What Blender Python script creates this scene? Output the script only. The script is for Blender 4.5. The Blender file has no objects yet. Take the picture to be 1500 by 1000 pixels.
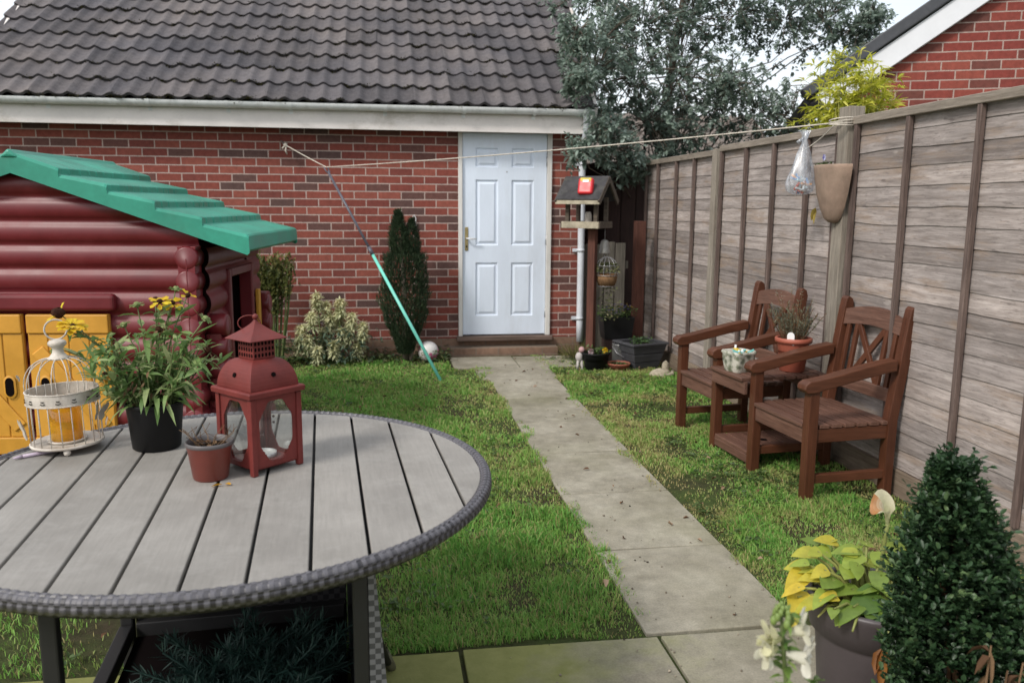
import bpy, math, random
import numpy as np
from mathutils import Vector, Matrix
sc = bpy.context.scene
col = sc.collection
PI = math.pi
R = math.radians
rnd = random.Random(11)
rng = np.random.default_rng(7)

# ------------------------------------------------------------------ node materials
class NT:
    def __init__(s, name):
        s.m = bpy.data.materials.new(name); s.m.use_nodes = True
        s.t = s.m.node_tree; s.t.nodes.clear()
        s.out = s.t.nodes.new('ShaderNodeOutputMaterial')
    def n(s, typ, **kw):
        nd = s.t.nodes.new(typ)
        for k, v in kw.items(): setattr(nd, k, v)
        return nd
    def l(s, a, b): s.t.links.new(a, b)
    def coord(s, stretch=(1, 1, 1), rand=True):
        tc = s.n('ShaderNodeTexCoord'); mp = s.n('ShaderNodeMapping')
        mp.inputs['Scale'].default_value = stretch
        if rand:
            oi = s.n('ShaderNodeObjectInfo'); mu = s.n('ShaderNodeVectorMath', operation='MULTIPLY_ADD')
            cb = s.n('ShaderNodeCombineXYZ')
            for k in range(3): s.l(oi.outputs['Random'], cb.inputs[k])
            mu.inputs[1].default_value = (17.3, 31.1, 23.7)
            s.l(cb.outputs[0], mu.inputs[0]); s.l(tc.outputs['Object'], mu.inputs[2]); s.l(mu.outputs[0], mp.inputs[0])
        else: s.l(tc.outputs['Object'], mp.inputs[0])
        return mp.outputs[0]
    def noise(s, vec, scale, detail=4, rough=.6, dist=0):
        nd = s.n('ShaderNodeTexNoise'); nd.inputs['Scale'].default_value = scale; nd.inputs['Detail'].default_value = detail
        nd.inputs['Roughness'].default_value = rough; nd.inputs['Distortion'].default_value = dist
        s.l(vec, nd.inputs['Vector']); return nd.outputs['Fac']
    def ramp(s, fac, pts):
        r = s.n('ShaderNodeValToRGB'); e = r.color_ramp.elements
        while len(e) < len(pts): e.new(.5)
        for k, (p, c) in enumerate(pts):
            e[k].position = p; e[k].color = (c, c, c, 1) if isinstance(c, (int, float)) else (*c, 1)
        s.l(fac, r.inputs[0]); return r.outputs[0]
    def mix(s, fac, a, b, mode='MIX'):
        nd = s.n('ShaderNodeMix', data_type='RGBA', blend_type=mode)
        for sock, v in ((nd.inputs['Factor'], fac), (nd.inputs['A'], a), (nd.inputs['B'], b)):
            if isinstance(v, (int, float)): sock.default_value = v if sock.type == 'VALUE' else (v, v, v, 1)
            elif isinstance(v, tuple): sock.default_value = (*v, 1)
            else: s.l(v, sock)
        return nd.outputs['Result']
    def math(s, op, a, b=0.0):
        nd = s.n('ShaderNodeMath', operation=op)
        for k, v in enumerate((a, b)):
            if isinstance(v, (int, float)): nd.inputs[k].default_value = v
            else: s.l(v, nd.inputs[k])
        return nd.outputs[0]
    def attr(s, name='var'):
        a = s.n('ShaderNodeAttribute'); a.attribute_name = name; return a.outputs['Fac']
    def bump(s, h, strength=.3, dist=.01, prev=None):
        b = s.n('ShaderNodeBump'); b.inputs['Strength'].default_value = strength; b.inputs['Distance'].default_value = dist
        s.l(h, b.inputs['Height'])
        if prev is not None: s.l(prev, b.inputs['Normal'])
        return b.outputs[0]
    def bsdf(s, color, rough=.6, normal=None, spec=.5, metal=0, trans=0, sheen=0, sub=0):
        p = s.n('ShaderNodeBsdfPrincipled')
        def put(nm, v):
            if isinstance(v, (int, float)): p.inputs[nm].default_value = v
            elif isinstance(v, tuple): p.inputs[nm].default_value = (*v, 1)
            else: s.l(v, p.inputs[nm])
        put('Base Color', color); put('Roughness', rough); put('Specular IOR Level', spec); put('Metallic', metal); put('Transmission Weight', trans)
        if normal is not None: s.l(normal, p.inputs['Normal'])
        s.l(p.outputs[0], s.out.inputs[0]); return p

def mul(c, k): return tuple(min(1, x * k) for x in c)

def plain(name, c, rough=.5, var=.25, scale=6, fine=60, bump=.15, spec=.5, metal=0, stretch=(1, 1, 1), c2=None, dirt=0, dirtc=(.05, .045, .035)):
    t = NT(name); v = t.coord(stretch)
    n1 = t.noise(v, scale, 5); n2 = t.noise(v, fine, 3)
    base = t.mix(t.ramp(n1, [(.35, 0), (.65, 1)]), mul(c, 1 - var), c2 or mul(c, 1 + var * .7))
    base = t.mix(.35 * min(1, var * 3), base, t.ramp(n2, [(.2, .35), (.8, 1.0)]), 'MULTIPLY')
    if dirt:
        n3 = t.noise(v, scale * .7, 8, .75); base = t.mix(t.math('MULTIPLY', t.ramp(n3, [(.5, 0), (.7, 1)]), dirt), base, dirtc)
    rr = t.ramp(n1, [(.3, max(0, rough - .08)), (.7, min(1, rough + .1))])
    t.bsdf(base, rr, t.bump(n2, bump, .004) if bump else None, spec, metal); return t.m

def leafmat(name, ca, cb, cc=None, rough=.5, trans=.35, spec=.4):
    """colour runs ca -> cb (-> cc) with the face attribute var; thin leaf with some light through it"""
    t = NT(name); a = t.attr()
    pts = [(0, ca), (1, cb)] if cc is None else [(0, ca), (.6, cb), (1, cc)]
    c = t.ramp(a, pts); v = t.coord(rand=False)
    c = t.mix(.5, c, t.ramp(t.noise(v, 40, 3), [(.25, .5), (.75, 1.15)]), 'MULTIPLY')
    p = t.n('ShaderNodeBsdfPrincipled'); t.l(c, p.inputs['Base Color']); p.inputs['Roughness'].default_value = rough; p.inputs['Specular IOR Level'].default_value = spec
    tr = t.n('ShaderNodeBsdfTranslucent'); t.l(c, tr.inputs[0]); ms = t.n('ShaderNodeMixShader'); ms.inputs[0].default_value = trans
    t.l(p.outputs[0], ms.inputs[1]); t.l(tr.outputs[0], ms.inputs[2]); t.l(ms.outputs[0], t.out.inputs[0]); return t.m

def wood(name, c, c2, axis=0, rough=.6, grain=1.0, attr=False, lo=.35):
    """axis = direction of the grain"""
    t = NT(name); st = [14, 14, 14]; st[axis] = .9; v = t.coord(tuple(st)); v2 = t.coord((1, 1, 1))
    g = t.noise(v, 3.0, 6, .65, .6); g2 = t.noise(v, 9, 4, .7); big = t.noise(v2, 2.2, 5)
    base = t.mix(t.ramp(g, [(.3, 0), (.7, 1)]), c, c2)
    base = t.mix(.6 * grain, base, t.ramp(g2, [(.3, lo), (.62, 1)]), 'MULTIPLY')
    base = t.mix(.55, base, t.ramp(big, [(.3, .55), (.7, 1.15)]), 'MULTIPLY')
    if attr:
        base = t.mix(.8, base, t.ramp(t.attr(), [(0, (.62, .58, .56)), (.5, (.96, .93, .92)), (1, (1.28, 1.22, 1.18))]), 'MULTIPLY')
        st_ = t.noise(t.coord((2, .8, 5)), 2.3, 6, .7); base = t.mix(t.ramp(st_, [(.52, 0), (.66, .55)]), base, (.255, .175, .115)); base = t.mix(t.ramp(t.noise(t.coord((30, 5, 40)), 3.0, 5, .75), [(.36, .5), (.46, 0)]), base, (.11, .09, .085)); kn = t.noise(t.coord((3, 2.2, 9)), 3.4, 3, .5); base = t.mix(t.ramp(kn, [(.66, 0), (.76, .35)]), base, (.50, .45, .41)); base = t.mix(t.ramp(kn, [(.25, .55), (.32, 0)]), base, (.075, .06, .055))
    t.bsdf(base, rough, t.bump(g2, .25 * grain, .004), .35); return t.m

def brickmat(name, cols, mortar, ox=0, oz=0, axis='X', top=None):
    t = NT(name); tc = t.n('ShaderNodeTexCoord'); sp = t.n('ShaderNodeSeparateXYZ'); cb = t.n('ShaderNodeCombineXYZ')
    t.l(tc.outputs['Object'], sp.inputs[0])
    t.l(t.math('ADD', sp.outputs[0], ox + 50 * .225), cb.inputs[0]); t.l(t.math('ADD', sp.outputs[2], oz + 40 * .075), cb.inputs[1])
    wob = t.n('ShaderNodeTexNoise'); wob.inputs['Scale'].default_value = 9; t.l(tc.outputs['Object'], wob.inputs['Vector'])
    wv = t.n('ShaderNodeVectorMath', operation='MULTIPLY_ADD'); wv.inputs[1].default_value = (.006, .005, 0)
    t.l(wob.outputs['Color'], wv.inputs[0]); t.l(cb.outputs[0], wv.inputs[2])
    b = t.n('ShaderNodeTexBrick'); b.offset = .5; b.squash = 1
    for k, x in (('Color1', (0, 0, 0, 1)), ('Color2', (1, 1, 1, 1)), ('Mortar', (.5, .5, .5, 1)), ('Scale', 1), ('Mortar Size', .0056), ('Mortar Smooth', .15), ('Bias', 0), ('Brick Width', .225), ('Row Height', .075)):
        b.inputs[k].default_value = x
    t.l(wv.outputs[0], b.inputs['Vector'])
    c = t.ramp(b.outputs['Color'], cols)
    v = tc.outputs['Object']
    n1 = t.noise(v, 25, 6, .7); n2 = t.noise(v, 1.3, 5); n3 = t.noise(v, 120, 3)
    c = t.mix(.6, c, t.ramp(n1, [(.25, .45), (.7, 1.2)]), 'MULTIPLY')
    c = t.mix(t.ramp(n3, [(.62, 0), (.75, .35)]), c, mul(mortar, .7))
    mo = t.mix(.6, mortar, t.ramp(n1, [(.3, .5), (.7, 1.1)]), 'MULTIPLY')
    c = t.mix(b.outputs['Fac'], c, mo)
    c = t.mix(.5, c, t.ramp(n2, [(.3, .65), (.7, 1.1)]), 'MULTIPLY')
    h = t.math('SUBTRACT', t.math('MULTIPLY', n1, .25), b.outputs['Fac'])
    t.bsdf(c, .85, t.bump(h, .55, .008), .25); return t.m

# ------------------------------------------------------------------ mesh builders
class MB:
    def __init__(s): s.v = []; s.f = []; s.sm = []; s.va = []
    def add(s, vs, fs, smooth=False, var=.5):
        o = len(s.v); s.v += [tuple(p) for p in vs]
        for f in fs: s.f.append([o + i for i in f]); s.sm.append(smooth); s.va.append(var)
        return s
    def box(s, x0, x1, y0, y1, z0, z1, M=None, var=.5):
        vs = [Vector(p) for p in ((x0, y0, z0), (x1, y0, z0), (x1, y1, z0), (x0, y1, z0), (x0, y0, z1), (x1, y0, z1), (x1, y1, z1), (x0, y1, z1))]
        if M is not None: vs = [M @ p for p in vs]
        return s.add(vs, [(0, 3, 2, 1), (4, 5, 6, 7), (0, 1, 5, 4), (1, 2, 6, 5), (2, 3, 7, 6), (3, 0, 4, 7)], False, var)
    def bar(s, a, b, w, h, up=(0, 0, 1), var=.5):
        """square bar from a to b: w across, h along up"""
        a, b = Vector(a), Vector(b); d = (b - a); L = d.length; d.normalize(); u = Vector(up); u = (u - d * u.dot(d)).normalized(); sd = d.cross(u)
        M = Matrix((sd, d, u)).transposed().to_4x4(); M.translation = a
        return s.box(-w / 2, w / 2, 0, L, -h / 2, h / 2, M, var)
    def tube(s, pts, r, n=8, cap=True, var=.5, closed=False):
        pts = [Vector(p) for p in pts]; m = len(pts); rs = r if isinstance(r, (list, tuple)) else [r] * m
        prev = None; vs = []
        for i, p in enumerate(pts):
            if closed: d = pts[(i + 1) % m] - pts[i - 1]
            else: d = pts[min(i + 1, m - 1)] - pts[max(i - 1, 0)]
            if d.length < 1e-9: d = Vector((0, 0, 1))
            d.normalize()
            if prev is None: u = d.orthogonal().normalized()
            else: u = (prev - d * prev.dot(d)).normalized()
            prev = u; w = d.cross(u)
            vs += [p + (u * math.cos(2 * PI * k / n) + w * math.sin(2 * PI * k / n)) * rs[i] for k in range(n)]
        fs = []
        for i in range(m if closed else m - 1):
            j = (i + 1) % m
            fs += [(i * n + k, i * n + (k + 1) % n, j * n + (k + 1) % n, j * n + k) for k in range(n)]
        s.add(vs, fs, True, var)
        if cap and not closed:
            o = len(s.v) - len(vs); s.f.append([o + k for k in range(n)][::-1]); s.f.append([o + (m - 1) * n + k for k in range(n)]); s.sm += [False] * 2; s.va += [var] * 2
        return s
    def lathe(s, prof, n=32, c=(0, 0, 0), M=None, cap=True, var=.5, smooth=True):
        """prof: (r, z) from bottom to top"""
        vs = []; c = Vector(c)
        for r, z in prof: vs += [Vector((r * math.cos(2 * PI * k / n), r * math.sin(2 * PI * k / n), z)) for k in range(n)]
        vs = [(M @ p if M is not None else p) + c for p in vs]; fs = []
        for i in range(len(prof) - 1): fs += [(i * n + k, i * n + (k + 1) % n, (i + 1) * n + (k + 1) % n, (i + 1) * n + k) for k in range(n)]
        s.add(vs, fs, smooth, var)
        if cap:
            o = len(s.v) - len(vs)
            s.f.append([o + k for k in range(n)][::-1]); s.f.append([o + (len(prof) - 1) * n + k for k in range(n)]); s.sm += [False] * 2; s.va += [var] * 2
        return s
    def prism(s, poly, z0, z1, M=None, var=.5):
        """polygon in x,y pushed from z0 to z1 (then M)"""
        n = len(poly); vs = [Vector((x, y, z0)) for x, y in poly] + [Vector((x, y, z1)) for x, y in poly]
        if M is not None: vs = [M @ p for p in vs]
        return s.add(vs, [tuple(range(n))[::-1], tuple(range(n, 2 * n))] + [(i, (i + 1) % n, n + (i + 1) % n, n + i) for i in range(n)], False, var)
    def ball(s, c, r, n=12, m=8, sc_=(1, 1, 1), var=.5, jit=0):
        vs = []; c = Vector(c)
        for i in range(m + 1):
            a = PI * i / m
            for k in range(n):
                b = 2 * PI * k / n; q = 1 + rnd.uniform(-jit, jit)
                vs.append(c + Vector((math.sin(a) * math.cos(b) * sc_[0], math.sin(a) * math.sin(b) * sc_[1], math.cos(a) * sc_[2])) * r * q)
        return s.add(vs, [(i * n + k, (i + 1) * n + k, (i + 1) * n + (k + 1) % n, i * n + (k + 1) % n) for i in range(m) for k in range(n)], True, var)
    def grid(s, P, smooth=True, var=.5, closed_u=False):
        """P[i][j] rows of points"""
        a, b = len(P), len(P[0]); vs = [p for r_ in P for p in r_]
        return s.add(vs, [(i * b + j, i * b + (j + 1) % b, (i + 1) * b + (j + 1) % b, (i + 1) * b + j) for i in range(a - 1) for j in range(b if closed_u else b - 1)], smooth, var)
    def build(s, name, mat, parent=None, bevel=0, seg=2, loc=None):
        me = bpy.data.meshes.new(name); me.from_pydata(s.v, [], s.f); me.polygons.foreach_set('use_smooth', s.sm)
        at = me.attributes.new('var', 'FLOAT', 'FACE'); at.data.foreach_set('value', s.va)
        return link(name, me, mat, parent, bevel, seg, loc)

def link(name, me, mat, parent=None, bevel=0, seg=2, loc=None):
    me.materials.append(mat); me.update()
    o = bpy.data.objects.new(name, me); col.objects.link(o)
    if parent is not None: o.parent = parent
    if loc is not None: o.location = loc
    if bevel:
        b = o.modifiers.new('bevel', 'BEVEL'); b.width = bevel; b.segments = seg; b.limit_method = 'ANGLE'; b.angle_limit = R(40)
    return o

class NB:
    """many small faces at once (leaves, blades)"""
    def __init__(s): s.V = []; s.F = []; s.A = []; s.n = 0
    def put(s, V, faces, va):
        """V (N,k,3); faces: index tuples in k; va (N,)"""
        N, k = V.shape[:2]
        if N == 0: return s
        base = s.n + np.arange(N)[:, None] * k
        for f in faces: s.F.append(base + np.array(f)[None, :]); s.A.append(np.asarray(va, float))
        s.V.append(V.reshape(-1, 3)); s.n += N * k; return s
    def leaves(s, P, D, L, W, var, st=((.35, .9), (.7, .75)), fold=.25, droop=.2, up=None):
        P = np.asarray(P, float); D = np.asarray(D, float); N = len(P)
        if N == 0: return s
        D = D / (np.linalg.norm(D, axis=1, keepdims=True) + 1e-9)
        U = rng.normal(size=(N, 3)) * .35 + np.array([0, 0, 1.0]) if up is None else np.asarray(up, float)
        S = np.cross(D, U); S /= np.linalg.norm(S, axis=1, keepdims=True) + 1e-9; U = np.cross(S, D)
        L = np.broadcast_to(L, (N,))[:, None]; W = np.broadcast_to(W, (N,))[:, None]
        droop = np.broadcast_to(droop, (N,))[:, None]
        Zd = np.array([0, 0, 1.0])
        def pt(a, w, lift): return P + D * L * a - Zd * L * droop * a * a + S * W * .5 * w + U * W * lift
        vs = [pt(0, 0, 0)]
        for a, w in st: vs += [pt(a, w, fold * w), pt(a, 0, 0), pt(a, -w, fold * w)]
        vs.append(pt(1, 0, 0)); m = len(st); f = [(0, 1, 2), (0, 2, 3)]
        for i in range(m - 1):
            q = 1 + 3 * i; f += [(q, q + 3, q + 4, q + 1), (q + 1, q + 4, q + 5, q + 2)]
        q = 1 + 3 * (m - 1); t = 1 + 3 * m; f += [(q, t, q + 1), (q + 1, t, q + 2)]
        return s.put(np.stack(vs, 1), f, var)
    def build(s, name, mat, parent=None, smooth=True, loc=None):
        V = np.concatenate(s.V); tot = []; lp = []
        for f in s.F: tot.append(np.full(len(f), f.shape[1])); lp.append(f.reshape(-1))
        tot = np.concatenate(tot); lp = np.concatenate(lp); A = np.concatenate(s.A)
        me = bpy.data.meshes.new(name); me.vertices.add(len(V)); me.vertices.foreach_set('co', V.astype(np.float32).reshape(-1))
        me.loops.add(len(lp)); me.loops.foreach_set('vertex_index', lp.astype(np.int32))
        me.polygons.add(len(tot)); st = np.concatenate([[0], np.cumsum(tot)[:-1]]); me.polygons.foreach_set('loop_start', st.astype(np.int32)); me.polygons.foreach_set('loop_total', tot.astype(np.int32))
        me.update(calc_edges=True); me.polygons.foreach_set('use_smooth', np.full(len(tot), smooth))
        at = me.attributes.new('var', 'FLOAT', 'FACE'); at.data.foreach_set('value', A.astype(np.float32))
        return link(name, me, mat, parent, loc=loc)

def thing(name, label, cat, loc=(0, 0, 0), rz=0, group=None):
    o = bpy.data.objects.new(name, None); o.empty_display_size = .1; col.objects.link(o); o.location = loc; o.rotation_euler = (0, 0, rz)
    return tag(o, label, cat, group)
def tag(o, label, cat, group=None):
    o['label'] = label; o['category'] = cat
    if group: o['group'] = group
    return o
def struct(o): o['kind'] = 'structure'; return o
def stuff(o): o['kind'] = 'stuff'; return o
def lab(o, t): o['label'] = t; return o
def rot(x=0, y=0, z=0): return Matrix.Rotation(z, 4, 'Z') @ Matrix.Rotation(y, 4, 'Y') @ Matrix.Rotation(x, 4, 'X')
def T(x, y, z): return Matrix.Translation((x, y, z))
def sphdir(N, zmin=-1, zmax=1):
    z = rng.uniform(zmin, zmax, N); a = rng.uniform(0, 2 * PI, N); r_ = np.sqrt(np.maximum(0, 1 - z * z)); return np.stack([r_ * np.cos(a), r_ * np.sin(a), z], 1)
def fbm2(x, y, seed=0, f0=1.0, octv=4):
    """smooth value noise on arrays"""
    g = np.random.default_rng(100 + seed); out = np.zeros_like(x); amp = 1.0; tot = 0
    for k in range(octv):
        tab = g.random((64, 64)); fx = x * f0 + 17.3 * k; fy = y * f0 + 9.1 * k; ix = np.floor(fx).astype(int); iy = np.floor(fy).astype(int)
        ux = fx - ix; uy = fy - iy; ux = ux * ux * (3 - 2 * ux); uy = uy * uy * (3 - 2 * uy)
        a = tab[ix % 64, iy % 64]; b = tab[(ix + 1) % 64, iy % 64]; c = tab[ix % 64, (iy + 1) % 64]; d = tab[(ix + 1) % 64, (iy + 1) % 64]
        out += amp * ((a * (1 - ux) + b * ux) * (1 - uy) + (c * (1 - ux) + d * ux) * uy); tot += amp; amp *= .5; f0 *= 2.1
    return out / tot

# ------------------------------------------------------------------ materials
BR = [(0, (.105, .062, .056)), (.16, (.14, .064, .054)), (.30, (.195, .054, .043)), (.65, (.235, .062, .046)), (1, (.29, .088, .064))]
M_brick = brickmat('garage_brick', BR, (.47, .365, .325), ox=.04, oz=.035)
M_brick2 = brickmat('gable_brick', [(0, (.13, .052, .042)), (.4, (.225, .048, .038)), (1, (.27, .070, .050))], (.42, .32, .28), ox=.1)
M_buff = brickmat('buff_brick', [(0, (.19, .12, .085)), (1, (.27, .165, .115))], (.22, .17, .13), oz=.06)
M_door = plain('door_paint', (.68, .75, .86), .38, .05, 3, 40, .03, .45, dirt=.22, dirtc=(.40, .39, .37), stretch=(2, 1, .5))
M_frame = plain('frame_white', (.66, .64, .61), .5, .12, 4, 50, .05, dirt=.35, dirtc=(.30, .26, .22), stretch=(1, 1, .3))
M_fascia = plain('fascia_cream', (.74, .69, .66), .6, .10, 3, 50, .08, .3, dirt=.7, dirtc=(.30, .26, .20), stretch=(.8, 1, 1.5))
M_gutter = plain('gutter_grey', (.74, .75, .75), .4, .10, 5, 60, .05, dirt=.5, dirtc=(.26, .26, .21), stretch=(1.4, 1, 1))
M_pipe = plain('pipe_white', (.62, .65, .70), .4, .08, 4, 40, .03, dirt=.3, dirtc=(.3, .3, .27))
M_brass = plain('brass', (.42, .33, .16), .35, .2, 20, 90, .1, metal=.8)
M_steel = plain('steel_grey', (.38, .38, .39), .4, .2, 20, 90, .1, metal=.6)
M_sill = plain('old_timber_sill', (.17, .12, .10), .75, .35, 6, 70, .3, .2, stretch=(.4, 3, 3), dirt=.5)
M_moss = leafmat('moss', (.018, .016, .010), (.06, .055, .02), rough=.9, trans=0, spec=.1)

t = NT('roof_tile'); a = t.attr(); v = t.coord((1, 1, 1), False)
n1 = t.noise(v, 1.1, 6); n2 = t.noise(v, 18, 6, .75); n3 = t.noise(v, 90, 3)
c = t.ramp(a, [(0, (.076, .073, .078)), (.5, (.118, .112, .117)), (1, (.165, .155, .156))])
c = t.mix(.75, c, t.ramp(n1, [(.3, (.62, .62, .70)), (.7, (1.22, 1.1, 1.02))]), 'MULTIPLY')
c = t.mix(.7, c, t.ramp(n2, [(.25, .4), (.7, 1.2)]), 'MULTIPLY')
c = t.mix(t.ramp(n3, [(.6, 0), (.8, .5)]), c, (.33, .33, .31)); c = t.mix(t.ramp(n2, [(.62, 0), (.72, .55)]), c, (.05, .048, .03))
t.bsdf(c, .85, t.bump(n3, .5, .004, t.bump(n2, .3, .01)), .25); M_tile = t.m

t = NT('concrete_slab'); v = t.coord((1, 1, 1), False)
n1 = t.noise(v, 2.1, 7, .65); n2 = t.noise(v, 14, 6, .7); n3 = t.noise(v, 130, 4, .8); n4 = t.noise(v, .9, 3)
c = t.mix(t.ramp(n1, [(.35, 0), (.68, 1)]), (.235, .215, .165), (.40, .375, .31))
c = t.mix(.55, c, t.ramp(t.attr(), [(0, (.75, .73, .68)), (1, (1.1, 1.08, 1.05))]), 'MULTIPLY')
c = t.mix(.55, c, t.ramp(n2, [(.3, .55), (.65, 1.12)]), 'MULTIPLY'); c = t.mix(.5, c, t.ramp(n3, [(.3, .5), (.6, 1.1)]), 'MULTIPLY')
c = t.mix(t.ramp(n3, [(.70, 0), (.76, .55)]), c, (.62, .60, .55))
sp = t.n('ShaderNodeSeparateXYZ'); t.l(v, sp.inputs[0])
gr = t.math('ADD', t.math('MULTIPLY', sp.outputs[0], -1.0), t.math('MULTIPLY', n1, 1.9)); gy = t.math('MULTIPLY', t.ramp(t.math('SUBTRACT', sp.outputs[1], 1.7), [(.5, 1), (.95, 1)]), .85)
sh = t.ramp(sp.outputs[1], [(.0, 1), (1, 1)])
g_ = t.math('MULTIPLY', t.ramp(gr, [(.0, 0), (.55, 1)]), t.math('LESS_THAN', sp.outputs[1], 2.62))
c = t.mix(t.math('MULTIPLY', g_, .95), c, t.mix(n2, (.12, .135, .03), (.26, .26, .09)))
c = t.mix(t.ramp(n4, [(.5, 0), (.72, .35)]), c, (.17, .17, .075))
t.bsdf(c, .85, t.bump(n3, .4, .004, t.bump(n2, .25, .006)), .25); M_slab = t.m

t = NT('lawn_soil'); v = t.coord((1, 1, 1), False)
n1 = t.noise(v, 1.6, 6, .7); n2 = t.noise(v, 22, 6, .75); n3 = t.noise(v, 120, 4, .8)
c = t.mix(t.ramp(n1, [(.35, 0), (.6, 1)]), (.055, .042, .026), (.060, .088, .024))
c = t.mix(.8, c, t.ramp(n2, [(.25, .35), (.7, 1.35)]), 'MULTIPLY'); c = t.mix(t.ramp(n3, [(.55, 0), (.75, .5)]), c, (.10, .075, .045))
t.bsdf(c, .95, t.bump(n3, .8, .01, t.bump(n2, .6, .02)), .15); M_soil = t.m

M_grass = leafmat('grass', (.44, .36, .17), (.255, .45, .095), (.125, .335, .058), rough=.55, trans=.35, spec=.3)
M_fence = wood('fence_board', (.225, .195, .18), (.47, .425, .405), 1, .85, .7, True)
M_batten = wood('fence_batten', (.085, .058, .05), (.20, .145, .125), 2, .8)
M_frail = wood('fence_rail', (.20, .165, .13), (.36, .31, .26), 1, .85)
M_fpost = wood('fence_post', (.22, .185, .15), (.37, .33, .275), 2, .85)
M_gboard = wood('gravel_board', (.17, .125, .09), (.30, .235, .175), 1, .85)
M_dark = wood('dark_brown_timber', (.028, .014, .012), (.055, .028, .022), 2, .8)
M_grey = wood('grey_plank', (.10, .088, .072), (.20, .18, .15), 2, .85)
M_bench = wood('red_brown_stain', (.082, .028, .013), (.125, .046, .024), 0, .45, .8)
M_benchz = wood('red_brown_stain_upright', (.078, .026, .012), (.118, .042, .022), 2, .42, .7)
M_benchy = wood('red_brown_stain_slat', (.105, .048, .032), (.19, .10, .072), 1, .55, 1.0)
M_burg = plain('burgundy_plastic', (.145, .013, .018), .40, .22, 2.0, 40, .04, .45, dirt=.3, dirtc=(.20, .06, .06))
M_burg_shade = plain('burgundy_plastic_shaded', (.05, .012, .013), .6, .2, 2, 40, .03)  # same burgundy darkened: the shade inside the playhouse is in the colour
M_green = plain('green_plastic', (.028, .27, .185), .40, .22, 2.5, 35, .05, .5, dirt=.5, dirtc=(.055, .17, .12))
M_yell = plain('yellow_plastic', (.60, .29, .035), .45, .14, 3, 40, .04, .45, dirt=.25, dirtc=(.33, .16, .03))
M_hole = plain('dark_hole', (.006, .004, .004), .95, .1, 4, 20, 0, .05)

t = NT('composite_plank'); v = t.coord((14, .9, 14), True); v2 = t.coord((1, 1, 1), False)
g = t.noise(v, 9, 5, .7); n1 = t.noise(v2, 3, 6, .65); n2 = t.noise(v2, 60, 4)
c = t.mix(t.ramp(n1, [(.3, 0), (.7, 1)]), (.205, .192, .175), (.30, .283, .262)); c = t.mix(.4, c, t.ramp(g, [(.3, .7), (.65, 1.08)]), 'MULTIPLY')
c = t.mix(.5, c, t.ramp(t.attr(), [(0, (.88, .87, .86)), (1, (1.08, 1.07, 1.05))]), 'MULTIPLY')
c = t.mix(t.ramp(n2, [(.62, 0), (.8, .35)]), c, (.11, .10, .085)); n5 = t.noise(v2, 7, 7, .75); c = t.mix(t.ramp(n5, [(.52, 0), (.60, .15), (.66, .05)]), c, (.40, .385, .36))
t.bsdf(c, t.ramp(n1, [(.3, .5), (.7, .72)]), t.bump(g, .15, .002), .35); M_plank = t.m

t = NT('wicker'); a = t.attr(); v = t.coord((1, 1, 1), False)
c = t.ramp(a, [(0, (.022, .020, .024)), (1, (.105, .100, .112))]); c = t.mix(.5, c, t.ramp(t.noise(v, 60, 4), [(.3, .6), (.7, 1.2)]), 'MULTIPLY')
t.bsdf(c, .42, None, .5); M_wick = t.m
t = NT('wicker_panel'); v = t.coord((1, 1, 1), False)
w1 = t.n('ShaderNodeTexChecker'); w1.inputs['Scale'].default_value = 55; t.l(v, w1.inputs['Vector'])
c = t.mix(w1.outputs['Fac'], (.012, .011, .013), (.045, .042, .046)); t.bsdf(c, .5, t.bump(w1.outputs['Fac'], .6, .004), .45); M_wpan = t.m
t = NT('wicker_panel_lit'); v = t.coord((1, 1, 1), False); w1 = t.n('ShaderNodeTexChecker'); w1.inputs['Scale'].default_value = 70; t.l(v, w1.inputs['Vector']); c = t.mix(w1.outputs['Fac'], (.06, .06, .066), (.17, .168, .18)); t.bsdf(c, .5, t.bump(w1.outputs['Fac'], .6, .004), .45); M_wpan_lit = t.m  # paler copy of the wicker panel, light on the outer side painted in
M_tmetal = plain('charcoal_metal', (.014, .0135, .0145), .6, .25, 5, 60, .08)
M_olive = plain('olive_rubber', (.10, .095, .05), .7, .2, 8, 60, .1)
M_red = plain('lantern_red_metal', (.155, .027, .023), .5, .2, 9, 70, .12, .3, dirt=.25, dirtc=(.12, .03, .025))
M_redd = plain('lantern_inside', (.05, .012, .010), .7, .2, 9, 60, .1)
M_cream = plain('cream_metal', (.56, .51, .45), .5, .2, 14, 90, .12, .4, dirt=.75, dirtc=(.26, .19, .13))
M_blackp = plain('black_plastic', (.008, .008, .0085), .5, .3, 6, 60, .06, .25)
M_brownp = plain('brown_plastic_pot', (.165, .037, .026), .42, .15, 6, 60, .05, dirt=.15)
M_terra = plain('terracotta_plastic', (.36, .098, .060), .5, .15, 6, 60, .08, dirt=.2, dirtc=(.25, .10, .07))
M_terr2 = plain('terracotta', (.34, .105, .065), .75, .2, 8, 70, .2, dirt=.2, dirtc=(.3, .22, .17))
M_pot = plain('grey_purple_pot', (.075, .062, .066), .45, .15, 4, 60, .06, .5)
M_soilp = plain('potting_soil', (.022, .015, .010), .95, .6, 40, 160, .9, .1)
M_stone = plain('stone_planter', (.30, .215, .165), .85, .22, 9, 150, .5, .2, dirt=.3, dirtc=(.19, .16, .12))
M_white = plain('white_plastic', (.72, .72, .72), .4, .06, 8, 60, .03)
M_redp = plain('bright_red_plastic', (.62, .022, .030), .35, .1, 8, 60, .03)
M_felt = plain('roof_felt', (.06, .058, .061), .9, .35, 12, 120, .6, .2, dirt=.4, dirtc=(.13, .13, .10))
M_old = wood('weathered_bird_table', (.06, .044, .034), (.15, .12, .092), 0, .85)
M_bpost = wood('red_brown_post', (.085, .030, .020), (.14, .055, .038), 2, .8)
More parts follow.
